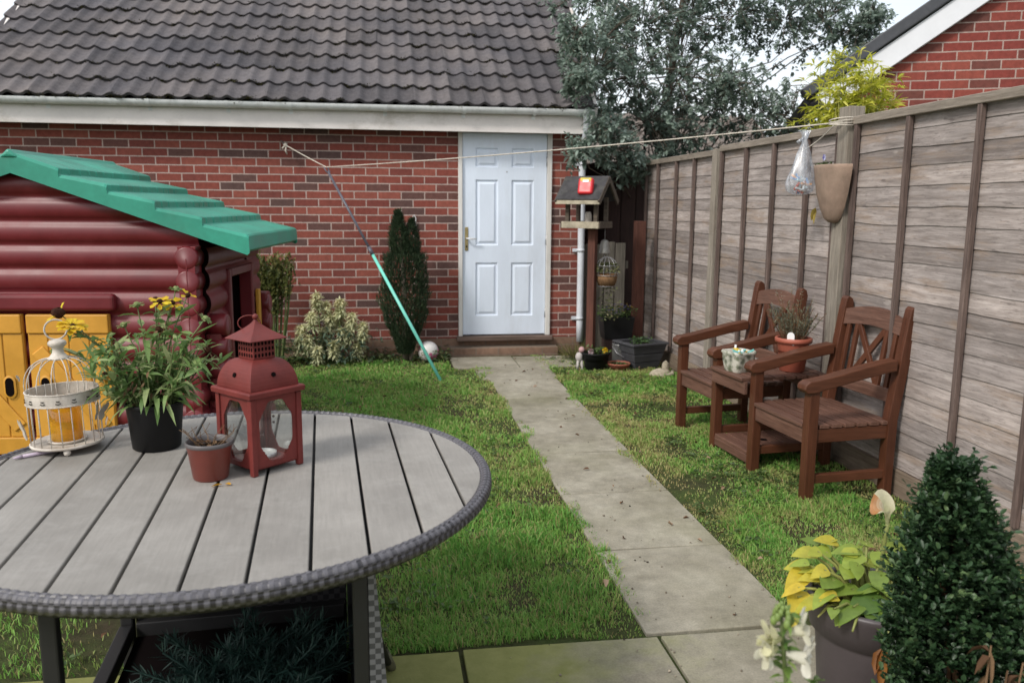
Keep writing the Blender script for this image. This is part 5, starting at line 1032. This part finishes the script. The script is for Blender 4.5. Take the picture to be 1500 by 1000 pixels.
lf = NB(); lf.leaves([(-.03, .165, .09), (-.03, .15, .07)], [(-.2, .3, -1), (-.3, -.2, -1)], .07, .035, [.6, .9]); lf.build('trailing_leaf', leafmat('yellow_brown_leaf', (.20, .15, .03), (.38, .28, .05)), wp)

# ------------------------------------------------------------------ bird table and corner pots
bt = thing('bird_table', 'weathered wooden bird table with felt roof on a red brown post', 'bird table', (1.90, 7.50, 0), R(-36))
b = MB(); b.box(-.035, .035, -.035, .035, -.2, 1.30); b.build('post', M_bpost, bt, .004)
b = MB(); b.box(-.24, .11, -.15, .15, 1.30, 1.318); b.build('tray', M_old, bt, .003)
for (x0, x1, y0, y1) in ((-.245, .115, -.162, -.148), (-.245, .115, .148, .162), (-.257, -.243, -.16, .16), (.113, .127, -.16, .16)):
    b = MB(); b.box(x0, x1, y0, y1, 1.292, 1.352); b.build('tray_edge', M_pale if y1 < -.14 else M_old, bt, .003)
for x in (-.20, .075):
    for y in (-.125, .125):
        b = MB(); b.box(x - .018, x + .018, y - .018, y + .018, 1.3185, 1.57); b.build('roof_post', M_old, bt, .003)
for s_ in (-1, 1):
    b = MB(); b.add([], []); A = [(-.275, 0, 1.745), (.15, 0, 1.745), (.15, s_ * .235, 1.535), (-.275, s_ * .235, 1.535)]; nrm = Vector((0, s_ * .67, .74)) * .02; b.add([Vector(p) for p in A] + [Vector(p) + nrm for p in A], [(0, 1, 2, 3), (7, 6, 5, 4), (0, 4, 5, 1), (1, 5, 6, 2), (2, 6, 7, 3), (3, 7, 4, 0)]); b.build('roof', M_felt, bt, .004)
for x in (-.27, .145):
    for s_ in (-1, 1):
        b = MB(); b.bar((x, 0, 1.735), (x, s_ * .24, 1.52), .018, .05); b.build('bargeboard', M_old, bt, .003)
b = MB(); b.box(-.275, .15, -.243, -.225, 1.505, 1.54); b.build('eave_board', M_pale, bt, .003)
b = MB(); b.lathe([(.03, 0), (.034, .01), (.03, .10), (.02, .12)], 14, (-.03, -.05, 1.319)); b.build('seed_cup', M_cream, bt)
rb = thing('feeder_box', 'bright red plastic box with yellow label on the bird table roof', 'box', (1.80, 7.375, 1.655), R(-30)); rb.rotation_euler = (R(-18), 0, R(-30))
b = MB(); b.box(-.068, .068, -.05, .012, -.075, .075); b.build('box', M_redp, rb, .02, 4)
b = MB(); b.box(-.05, .05, -.0525, -.04, .040, .072); b.build('label', plain('yellow_label', (.55, .42, .03), .5, .2, 20, 90, 0), rb, .004); b = MB(); b.box(-.025, .03, -.054, -.05, .028, .052); b.build('label', M_white, rb, .002)
# things hung in the corner
be_ = thing('bell_feeder', 'small grey metal bell hanging under the bird table', 'bell', (2.03, 7.56, 1.06)); b = MB(); b.lathe([(.052, 0), (.054, .004), (.046, .03), (.040, .09), (.032, .115), (.012, .125)], 22); b.build('bell', plain('dull_metal', (.33, .32, .30), .5, .2, 15, 80, .1, metal=.4), be_); b = MB(); b.tube([(0, 0, .125), (0, 0, .24)], .003, 5); b.tube([(0, 0, 0), (0, 0, -.06)], .003, 5); b.build('wire', M_steel, be_)
hb = thing('hanging_basket', 'wire hanging basket of ivy with a coir bowl behind the downpipe', 'hanging basket', (2.045, 7.52, .76))
b = MB(); b.lathe([(.0, 0), (.075, .0), (.095, .05), (.10, .11), (.09, .11), (.085, .06), (0, .05)], 28, cap=False); b.build('coir_bowl', plain('coir', (.20, .115, .06), .95, .4, 20, 120, .6, .1), hb)
b = MB()
for k in range(12):
    a = 2 * PI * k / 12; b.tube([(.104 * math.cos(a), .104 * math.sin(a), .10)] + [(.112 * math.cos(s_) * math.cos(a), .112 * math.cos(s_) * math.sin(a), .13 + .14 * math.sin(s_)) for s_ in (0, .4, .8, 1.2, 1.5)], .0022, 5, False)
for z, r_a in ((.10, .105), (.0, .078), (.19, .104)): b.tube([(r_a * math.cos(a), r_a * math.sin(a), z) for a in [2 * PI * k / 24 for k in range(24)]], .0025, 5, closed=True)
b.tube([(0, 0, .27), (0, 0, .36)], .002, 5); b.build('wire_frame', M_steel, hb)
lf = NB(); n = 260; D = sphdir(n, -.3, .8); lf.leaves(D * np.array([.10, .09, .05]) + np.array([0, 0, .16]), D, rng.uniform(.02, .045, n), rng.uniform(.015, .028, n), rng.random(n)); n = 130; zz = rng.uniform(-.32, .0, n); lf.leaves(np.stack([rng.normal(0, .045, n) + .02, rng.normal(0, .03, n) - .02, zz], 1), sphdir(n, -.6, .3), rng.uniform(.02, .05, n), .012, rng.random(n)); lf.build('foliage', leafmat('basket_leaf', (.06, .08, .025), (.16, .18, .07), (.36, .33, .18)), hb)
tg = thing('trough', 'black trough of violas raised in the corner by the short post', 'planter', (2.20, 7.70, .02))
b = MB(); b.add([(-.13, -.09, .22), (.13, -.09, .22), (.13, .09, .22), (-.13, .09, .22), (-.155, -.11, .43), (.155, -.11, .43), (.155, .11, .43), (-.155, .11, .43), (-.14, -.095, .43), (.14, -.095, .43), (.14, .095, .43), (-.14, .095, .43), (-.13, -.085, .39), (.13, -.085, .39), (.13, .085, .39), (-.13, .085, .39)], [(3, 2, 1, 0)] + [(i + g, (i + 1) % 4 + g, (i + 1) % 4 + g + 4, i + g + 4) for g in (0, 4, 8) for i in range(4)] + [(12, 13, 14, 15)]); b.build('trough', M_blackp, tg, .005)
b = MB(); b.box(-.12, .12, -.08, .08, -.02, .219); b.build('stand', M_dark, tg, .005)
lf = NB(); n = 300; lf.leaves(np.stack([rng.uniform(-.17, .17, n), rng.uniform(-.12, .11, n), rng.uniform(.40, .52, n)], 1), sphdir(n, -.1, .9), rng.uniform(.02, .045, n), rng.uniform(.012, .02, n), rng.random(n)); lf.build('leaves', leafmat('viola_leaf', (.04, .08, .02), (.12, .19, .055)), tg)
fl = NB(); n = 46; P = np.stack([rng.uniform(-.13, .15, n), rng.uniform(-.13, .05, n), rng.uniform(.47, .55, n)], 1)
for q in range(3): fl.leaves(P, sphdir(n, -.2, .6), .018, .014, np.where(np.arange(n) % 4 == 0, .95, .1 + .2 * rng.random(n))); 
fl.build('flowers', leafmat('viola_mix', (.06, .04, .28), (.42, .38, .55), (.70, .50, .05)), tg)
wp2 = thing('square_planter', 'grey stained square wooden planter standing on the grass by the fence', 'planter', (2.36, 7.42, 0), R(18))
def sqring(a, b_, z): return [(-a, -b_, z), (a, -b_, z), (a, b_, z), (-a, b_, z)]
b = MB()
hs = [(0, .125), (.075, .145), (.155, .166), (.235, .186)]
for (z0, a0), (z1, a1) in zip(hs, hs[1:]):
    z1 -= .006; b.add(sqring(a0, a0 * .86, z0) + sqring(a1, a1 * .86, z1) + sqring(a1 - .016, a1 * .86 - .016, z1) + sqring(a0 - .016, a0 * .86 - .016, z0), [(i + g, (i + 1) % 4 + g, (i + 1) % 4 + (g + 4) % 16, i + (g + 4) % 16) for g in (0, 4, 8, 12) for i in range(4)])
b.build('slatted_box', M_greyw, wp2, .003)
b = MB(); b.add(sqring(.20, .175, .232) + sqring(.20, .175, .252) + sqring(.165, .14, .252) + sqring(.165, .14, .232), [(i + g, (i + 1) % 4 + g, (i + 1) % 4 + (g + 4) % 16, i + (g + 4) % 16) for g in (0, 4, 8, 12) for i in range(4)]); b.build('rim', M_greyw, wp2, .004)
b = MB(); b.add(sqring(.163, .138, .212), [(0, 1, 2, 3)]); b.build('soil', M_soilp, wp2); lf = NB(); n = 110; lf.leaves(np.stack([rng.normal(.02, .06, n), rng.normal(.03, .05, n), rng.uniform(.215, .27, n)], 1), sphdir(n, .0, .9), rng.uniform(.02, .05, n), .018, rng.random(n)); lf.build('leaves', leafmat('small_leaf', (.04, .09, .03), (.11, .20, .06)), wp2)
bk = thing('black_pot', 'round black pot with a yellow primrose beside the downpipe', 'planter', (1.915, 7.345, 0)); b = MB(); b.lathe(potwall(.095, .125, .17, .006, .02), 30); b.build('pot', M_blackp, bk); soil(bk, .115, .145)
lf = NB(); n = 60; lf.leaves(np.stack([rng.normal(0, .05, n), rng.normal(0, .05, n), rng.uniform(.15, .20, n)], 1), sphdir(n, .1, .9), rng.uniform(.03, .06, n), .022, rng.random(n)); lf.build('leaves', M_weed, bk)
fl = NB(); n = 10; a = np.linspace(0, 2 * PI, n, endpoint=False); fl.leaves(np.repeat([(.07, -.05, .20)], n, 0), np.stack([np.cos(a), np.full(n, -.5), np.sin(a)], 1), .034, .026, rng.uniform(.4, 1, n)); fl.build('flower', M_petal, bk)
fl = NB(); n = 8; a = np.linspace(0, 2 * PI, n, endpoint=False); fl.leaves(np.repeat([(-.06, -.05, .19)], n, 0), np.stack([np.cos(a), np.full(n, -.5), np.sin(a)], 1), .034, .03, rng.uniform(.3, 1, n)); fl.build('flower', leafmat('pink_white', (.5, .2, .25), (.68, .62, .62)), bk)
tw_ = thing('terracotta_bowl', 'shallow terracotta bowl of moss in front of the black pot', 'bowl', (2.12, 7.30, 0)); b = MB(); b.lathe(potwall(.065, .105, .075, .004, .014), 30); b.build('bowl', M_terr2, tw_); soil(tw_, .094, .06); lf = NB(); n = 110; lf.leaves(np.stack([rng.normal(0, .05, n), rng.normal(0, .035, n), np.full(n, .062)], 1), sphdir(n, .2, .9), .022, .012, rng.random(n)); stuff(lf.build('moss', M_weed, tw_))
mc = thing('metal_can', 'dull silver metal can standing between the black pot and grey planter', 'can', (2.20, 7.52, 0)); b = MB(); b.lathe([(.075, 0), (.08, .01), (.08, .2), (.083, .205), (.083, .215), (.076, .215), (.072, .12)], 28); b.build('can', plain('galvanised', (.30, .30, .30), .4, .25, 9, 60, .1, metal=.7), mc); b = MB(); b.tube([(-.083, 0, .19), (-.06, -.08, .14), (0, -.105, .10), (.06, -.08, .14), (.083, 0, .19)], .0045, 6); b.build('handle', M_steel, mc)
gn = thing('garden_ornament', 'little white and pink garden ornament leaning by the downpipe foot', 'ornament', (1.765, 7.37, 0)); b = MB(); b.ball((0, 0, .12), .035, 12, 9, (1, .8, 1.3), jit=.1); b.tube([(-.01, 0, .1), (-.02, -.02, 0)], .013, 7); b.tube([(.02, 0, .1), (.028, -.02, 0)], .013, 7); b.build('body', plain('painted_stone', (.48, .44, .42), .8, .25, 12, 80, .3), gn); b = MB(); b.ball((.02, -.005, .19), .028, 12, 8); b.build('head', plain('painted_pink', (.50, .30, .30), .8, .2, 12, 80, .3), gn)
# pale stone lump with a smaller upright piece: garden ornament in the grass
rk = thing('stone_ornament', 'pale worn stone animal ornament lying in the grass before the grey planter', 'ornament', (2.42, 6.98, 0), R(20))
b = MB(); b.ball((-.01, 0, .03), .075, 18, 12, (1.45, .85, .62), jit=.07); b.ball((.055, .01, .085), .042, 14, 10, (.8, .7, 1.3), jit=.1); b.tube([(-.10, -.02, .05), (-.05, -.07, .02), (.06, -.075, .03), (.11, -.02, .045)], [.012, .018, .020, .014], 8); b.build('body', M_pale, rk)

# ------------------------------------------------------------------ near right: box cone, calla, snapdragon
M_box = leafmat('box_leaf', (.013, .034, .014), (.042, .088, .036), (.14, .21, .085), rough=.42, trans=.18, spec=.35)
bx_ = thing('box_cone', 'dark green clipped box cone in the near right corner', 'topiary', (1.395, 1.70, -.028)); lf = NB(); tw = MB()
cr_ = lambda z: np.interp(z, [.12, .2, .35, .5, .65, .8, .90, .96], [.11, .14, .155, .142, .108, .052, .012, .0])
ns = 2300; zs = .12 + .80 * rng.random(ns) ** 1.05
for iz, z in enumerate(np.concatenate([zs, .12 + .70 * rng.random(1100)])):
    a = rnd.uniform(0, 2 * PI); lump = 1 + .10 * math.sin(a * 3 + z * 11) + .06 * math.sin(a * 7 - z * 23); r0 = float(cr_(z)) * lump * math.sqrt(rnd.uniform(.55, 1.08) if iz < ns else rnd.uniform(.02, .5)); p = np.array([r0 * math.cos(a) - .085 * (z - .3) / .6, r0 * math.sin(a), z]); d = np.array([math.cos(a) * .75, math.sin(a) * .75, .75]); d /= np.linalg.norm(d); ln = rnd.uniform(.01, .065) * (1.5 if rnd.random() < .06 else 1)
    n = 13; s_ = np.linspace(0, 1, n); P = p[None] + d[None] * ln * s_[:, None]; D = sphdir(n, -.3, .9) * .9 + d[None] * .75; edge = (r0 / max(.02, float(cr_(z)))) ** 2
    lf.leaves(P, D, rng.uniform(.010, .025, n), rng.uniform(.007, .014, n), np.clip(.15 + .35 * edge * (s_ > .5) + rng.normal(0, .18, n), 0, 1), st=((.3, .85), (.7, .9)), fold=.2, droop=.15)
for (dx, dy, dz, hh) in ((-.08, 0, .86, .04), (-.10, .01, .85, .085), (-.045, 0, .84, .085), (-.06, -.02, .83, .05), (-.13, 0, .70, .05), (.03, -.02, .71, .05), (.07, -.05, .62, .04)):
    tw.tube([(dx * .6, dy, dz - .1), (dx, dy, dz + hh)], .002, 5, False, .5); n = 22; s_ = np.linspace(.3, 1, n)[:, None]; P = np.array([dx * .6, dy, dz - .1]) * (1 - s_) + np.array([dx, dy, dz + hh]) * s_; lf.leaves(P, sphdir(n, -.1, .6) + np.array([0, 0, .7]), rng.uniform(.013, .02, n), .010, rng.uniform(.3, .8, n))
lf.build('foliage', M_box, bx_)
for (a, z) in ((0, .9), (1, .8), (2, .6), (3, .7), (4, .5), (5, .75)): tw.tube([(0, 0, .1), (.03 * math.cos(a) - .085 * (z - .3) / .6, .03 * math.sin(a), z)], .006, 5, False, .4)
tw.build('stems', M_dry, bx_); b = MB(); b.lathe(potwall(.11, .145, .2, .008, .03), 32); b.build('pot', M_terr2, bx_)
ca = thing('calla_pot', 'dark grey plastic pot of yellowing calla lily leaves beside the box cone', 'potted plant', (1.42, 2.13, 0))
b = MB(); b.lathe([(.13, 0), (.137, .006), (.158, .245), (.163, .262), (.176, .265), (.190, .352), (.192, .362), (.188, .370), (.178, .371), (.172, .366), (.165, .30)], 56); b.build('pot', M_pot, ca); soil(ca, .166, .315)
M_cal = leafmat('calla_leaf', (.065, .165, .04), (.36, .46, .08), (.72, .55, .06), rough=.34, trans=.4); M_cst = leafmat('calla_stalk', (.16, .20, .06), (.40, .40, .12), trans=.1)
def px_cal(px, py, dy=0): return Vector(((px - 1322) / 640.0, dy, .345 + (893 - py) / 640.0))
lv_ = [(1160, 868, -.02, .14, .95), (1180, 845, .03, .12, .9), (1215, 812, .08, .10, .75), (1240, 800, .12, .09, .35), (1265, 797, .10, .10, .85), (1290, 805, .05, .11, .45), (1310, 815, .08, .10, .4), (1225, 838, -.02, .12, .35), (1255, 850, -.05, .13, .3), (1285, 860, -.08, .16, .12), (1300, 845, -.05, .12, .3), (1270, 825, .0, .12, .55), (1200, 855, -.06, .10, .6), (1325, 835, -.02, .12, .3), (1180, 870, -.06, .11, .8), (1240, 868, -.10, .12, .25), (1350, 830, .05, .12, .5), (1380, 850, .0, .14, .4), (1400, 820, .1, .12, .6), (1420, 870, -.05, .14, .35), (1210, 830, .02, .09, .7), (1310, 872, -.10, .12, .18), (1340, 805, .1, .10, .5), (1195, 832, .06, .09, .85), (1275, 880, -.12, .12, .15), (1330, 880, -.13, .13, .2)]
lf = NB(); st = MB()
lv_ = lv_ + [(a + rnd.gauss(0, 22), b_ + rnd.gauss(0, 12), c_ + rnd.gauss(0, .03), d_ * rnd.uniform(.6, .95), min(1, max(0, e_ + rnd.uniform(-.25, .3)))) for a, b_, c_, d_, e_ in lv_]
for (px, py, dy, ln, vv_) in lv_:
    p = px_cal(px, py, dy); b0 = Vector((p.x * .35 + rnd.uniform(-.03, .03), dy * .4, .315)); md = b0.lerp(p, .6) + Vector((0, 0, .03)); st.tube([b0, b0.lerp(md, .5) + Vector((0, 0, .01)), md, p], [.0055, .005, .0045, .003], 6, False, vv_)
    ln *= .82; a = math.atan2(dy - .04, p.x + .01) + rnd.uniform(-.9, .9); d = Vector((math.cos(a), math.sin(a) * .7, rnd.uniform(-.12, .22) if px > 1190 else -.25)).normalized(); c0 = p - d * ln * .25
    lf.leaves([tuple(c0)], [tuple(d)], ln, ln * rnd.uniform(.55, .72), [min(1, max(0, vv_ + rnd.uniform(-.08, .08)))], st=((.04, .7), (.15, 1.0), (.4, .95), (.65, .68), (.85, .33)), fold=rnd.uniform(-.05, .22), droop=rnd.uniform(.05, .35), up=[(rnd.gauss(0, .25), -.30 + rnd.gauss(0, .25), 1)])
for k in range(24):
    a = rnd.uniform(PI * .7, PI * 1.9); r0 = rnd.uniform(.03, .10); b0 = Vector((r0 * math.cos(a), r0 * math.sin(a), .315)); o_ = Vector((b0.x, b0.y, 0)).normalized(); st.tube([b0, b0 + o_ * .03 + Vector((0, 0, .05)), b0 + o_ * .09 + Vector((0, 0, .055)), b0 + o_ * .13 + Vector((0, 0, .03))], [.005, .0048, .0045, .003], 6, True, rnd.random())
lf.build('leaves', M_cal, ca); st.build('stalks', M_cst, ca)
# drooped dead leaf over the rim
b = MB(); b.tube([(-.02, -.15, .35), (-.055, -.185, .382), (-.085, -.205, .36), (-.10, -.212, .32)], [.006, .006, .005, .004], 8, var=.4); b.build('stalk', M_cst, ca); lf = NB(); lf.leaves([(-.10, -.212, .325)] * 5, [(-.1 + .15 * k, -.15, -1) for k in range(-2, 3)], rng.uniform(.06, .11, 5), .03, rng.random(5), fold=.6); lf.build('dead_leaf', leafmat('rust_leaf', (.16, .06, .02), (.30, .13, .03), trans=.15), ca)
# the lily flower
b = MB(); b.tube([(.03, .02, .315), (.022, .01, .45), (.022, .0, .55), (.022, -.005, .59)], [.0065, .006, .0055, .006], 8, var=.3); fs = b.build('flower_stalk', M_cst, ca)
rows = []
for i in range(11):
    s_ = i / 10; row = []
    for k in range(20):
        a = -.25 * PI + 1.75 * PI * k / 19 ; rr_ = .006 + .0135 * s_ ** 1.5; lip = max(0, math.cos((a - .62 * PI) * .62)); z = .612 + .098 * s_ * (.5 + .5 * lip); out_ = 1 + .35 * max(0, s_ - .6) * 2.5; x = rr_ * math.cos(a) * out_; y = rr_ * math.sin(a) * out_
        if s_ > .55: w_ = (s_ - .55) / .45 * max(0, math.cos(a - PI)) ; x -= .020 * w_; z -= .050 * w_ * w_
        row.append((.022 + x - .012 * s_, -.005 + y, z - .025))
    rows.append(row)
b = MB(); b.grid(rows, True)
for i in range(len(b.va)): b.va[i] = min(1, max(0, ((i // 19) / 10) * 1.0 * (1.2 if 9 < i % 19 < 16 else .5)))
b.build('flower', leafmat('calla_spathe', (.42, .44, .22), (.72, .66, .50), (.48, .22, .08), rough=.5, trans=.4), ca)
# terracotta pot lying in front
tp = thing('tilted_pot', 'orange terracotta pot edge just showing between calla pot and box cone', 'pot', (1.150, 1.74, .10)); tp.rotation_euler = (R(25), R(-35), 0)
b = MB(); b.lathe(potwall(.05, .075, .13, .006, .03), 32); b.build('pot', M_terra, tp)
# withered plant at the bottom
wd_ = thing('withered_plant', 'withered brown stems and curled leaves in front of the box cone', 'dead plant', (1.245, 1.44, 0)); st = MB(); lf = NB()
for (dx, h_, k) in ((-.01, .60, 0), (.035, .54, 1), (.07, .555, 2), (.11, .53, 3), (.15, .54, 4), (.19, .55, 5), (.0, .52, 6)):
    p = Vector((dx, .0, h_)); st.tube([(dx * .5, 0, 0), (dx * .8, .01, h_ * .6), p], [.005, .004, .002], 6, False, rnd.random()); n = 12; q = rng.uniform(.6, 1, n)[:, None]; lf.leaves(np.array(p) * q + np.array([dx * .2, 0, 0]) * (1 - q), sphdir(n, -1, .3), rng.uniform(.03, .06, n), rng.uniform(.010, .02, n), rng.random(n), fold=.6, droop=.8)
st.build('stems', M_dry, wd_); lf.build('leaves', M_dry, wd_)
# snapdragon
sd_ = thing('snapdragon', 'white and pale yellow snapdragon spike close in the foreground', 'flower', (.636, 1.2, -.012)); st = MB(); lf = NB(); fl = NB()
st.tube([(.03, 0, .2), (.025, 0, .55), (.018, 0, .72), (.006, 0, .80), (0, 0, .862)], [.005, .0048, .0042, .0036, .002], 8, True, .4); st.tube([(.024, 0, .6), (.06, -.01, .70), (.068, -.01, .735)], .003, 6, True, .6)
M_snap = leafmat('snapdragon_petal', (.50, .52, .18), (.66, .63, .42), (.74, .72, .64), rough=.6, trans=.35); M_sleaf = leafmat('snapdragon_leaf', (.07, .14, .03), (.17, .27, .06), (.28, .36, .12))
def snap(p, d, r_a, v0, v1):
    mb = MB(); d = Vector(d).normalized(); p = Vector(p); u = d.cross(Vector((0, 0, 1))).normalized(); w_ = u.cross(d)
    rows = [[p + d * (r_a * 1.9 * s_) + (u * math.cos(a) + w_ * math.sin(a)) * r_a * (.28 + .42 * s_ ** .7) * (1 + .10 * math.sin(3 * a + s_ * 4)) for a in [2 * PI * k / 14 for k in range(14)]] for s_ in [i / 6 for i in range(7)]]
    mb.grid(rows, True, v0, closed_u=True); bl = mb.build('bloom', M_snap, sd_); nb = NB(); m = p + d * r_a * 1.7
    for (cu, cw, L_, dr) in ((-.55, .8, 1.5, -.7), (.55, .8, 1.5, -.7), (-.9, -.35, 1.35, .5), (.9, -.35, 1.35, .5), (0, -1.0, 1.3, .4), (0, .35, .9, .2), (0, -.3, .9, -.2)):
        q = (u * cu + w_ * cw) ; dd = (q + d * .75).normalized(); nb.leaves([tuple(m + q * r_a * .35)], [tuple(dd)], r_a * L_, r_a * 1.35, [min(1, v1 + rnd.uniform(-.12, .12))], st=((.15, .55), (.4, .95), (.7, 1.0), (.92, .62)), fold=rnd.uniform(.1, .3), droop=dr, up=[tuple(d * -1 + w_ * .4)])
    nb.build('petals', M_snap, bl)
snap((.010, -.004, .815), (.75, -.3, .30), .0145, .75, .9); snap((.012, -.004, .778), (.9, -.45, -.10), .016, .9, 1.0); snap((.0, -.004, .806), (-.95, -.3, .15), .0135, .3, .55); snap((.0, .004, .785), (-1, -.3, -.15), .0135, .35, .75)
for k in range(34):
    z = .835 + .030 * (k / 34); a = k * 2.4; b = MB(); b.ball((.017 * (1 - k / 42) * math.cos(a) + .002, .017 * math.sin(a) * (1 - k / 42), z), .0062 * (1 - k / 70), 8, 6, (1, 1, 1.5))
    if k % 2 == 0: b.build('bud', leafmat('bud_green', (.14, .22, .05), (.26, .34, .10), trans=.1) if k == 0 else bpy.data.materials['bud_green'], sd_)
n = 70; z = rng.uniform(.68, .85, n); a = rng.uniform(0, 2 * PI, n); lf.leaves(np.stack([.012 + 0 * z, 0 * z, z], 1), np.stack([np.cos(a), np.sin(a), rng.uniform(-.1, .8, n)], 1), rng.uniform(.02, .042, n), rng.uniform(.006, .011, n), rng.random(n), droop=.4)
n = 24; a = rng.uniform(0, 2 * PI, n); lf.leaves(np.stack([.065 + 0 * a, -.01 + 0 * a, rng.uniform(.70, .735, n)], 1), np.stack([np.cos(a), np.sin(a), rng.uniform(.1, 1, n)], 1), rng.uniform(.018, .03, n), .009, rng.random(n))
lf.build('leaves', M_sleaf, sd_); st.build('stem', M_stem, sd_); b = MB(); b.lathe(potwall(.09, .12, .22, .006, .03), 30); b.build('pot', M_terr2, sd_)
# dark red plant poking in at the right
dr_ = thing('dark_red_plant', 'dark red leaved trailing plant poking in over the nearest fence panel', 'hanging plant', (2.50, 2.86, 1.62)); lf = NB(); st = MB()
for k in range(9):
    p = Vector((rnd.uniform(-.03, .05), rnd.uniform(-.15, .07), rnd.uniform(-.05, .07))); st.tube([(.08, -.2, .05), (p.x * .5 + .03, p.y * .5 - .08, p.z + .03), p], [.004, .003, .002], 5, False, .4); n = 9; lf.leaves(np.repeat([tuple(p)], n, 0) + rng.normal(0, .012, (n, 3)), sphdir(n, -.5, .7), rng.uniform(.018, .034, n), rng.uniform(.014, .022, n), rng.random(n))
lf.build('leaves', leafmat('dark_red_leaf', (.035, .010, .014), (.10, .03, .035), (.30, .20, .06)), dr_); st.build('stems', M_dry, dr_); b = MB(); b.lathe(potwall(.05, .065, .10, .004, .014), 28, (.08, -.24, -.06)); b.build('pot', M_terr2, dr_); b = MB(); b.bar((.08, -.24, -.065), (.14, -.24, -.065), .03, .008); b.build('bracket', M_steel, dr_)
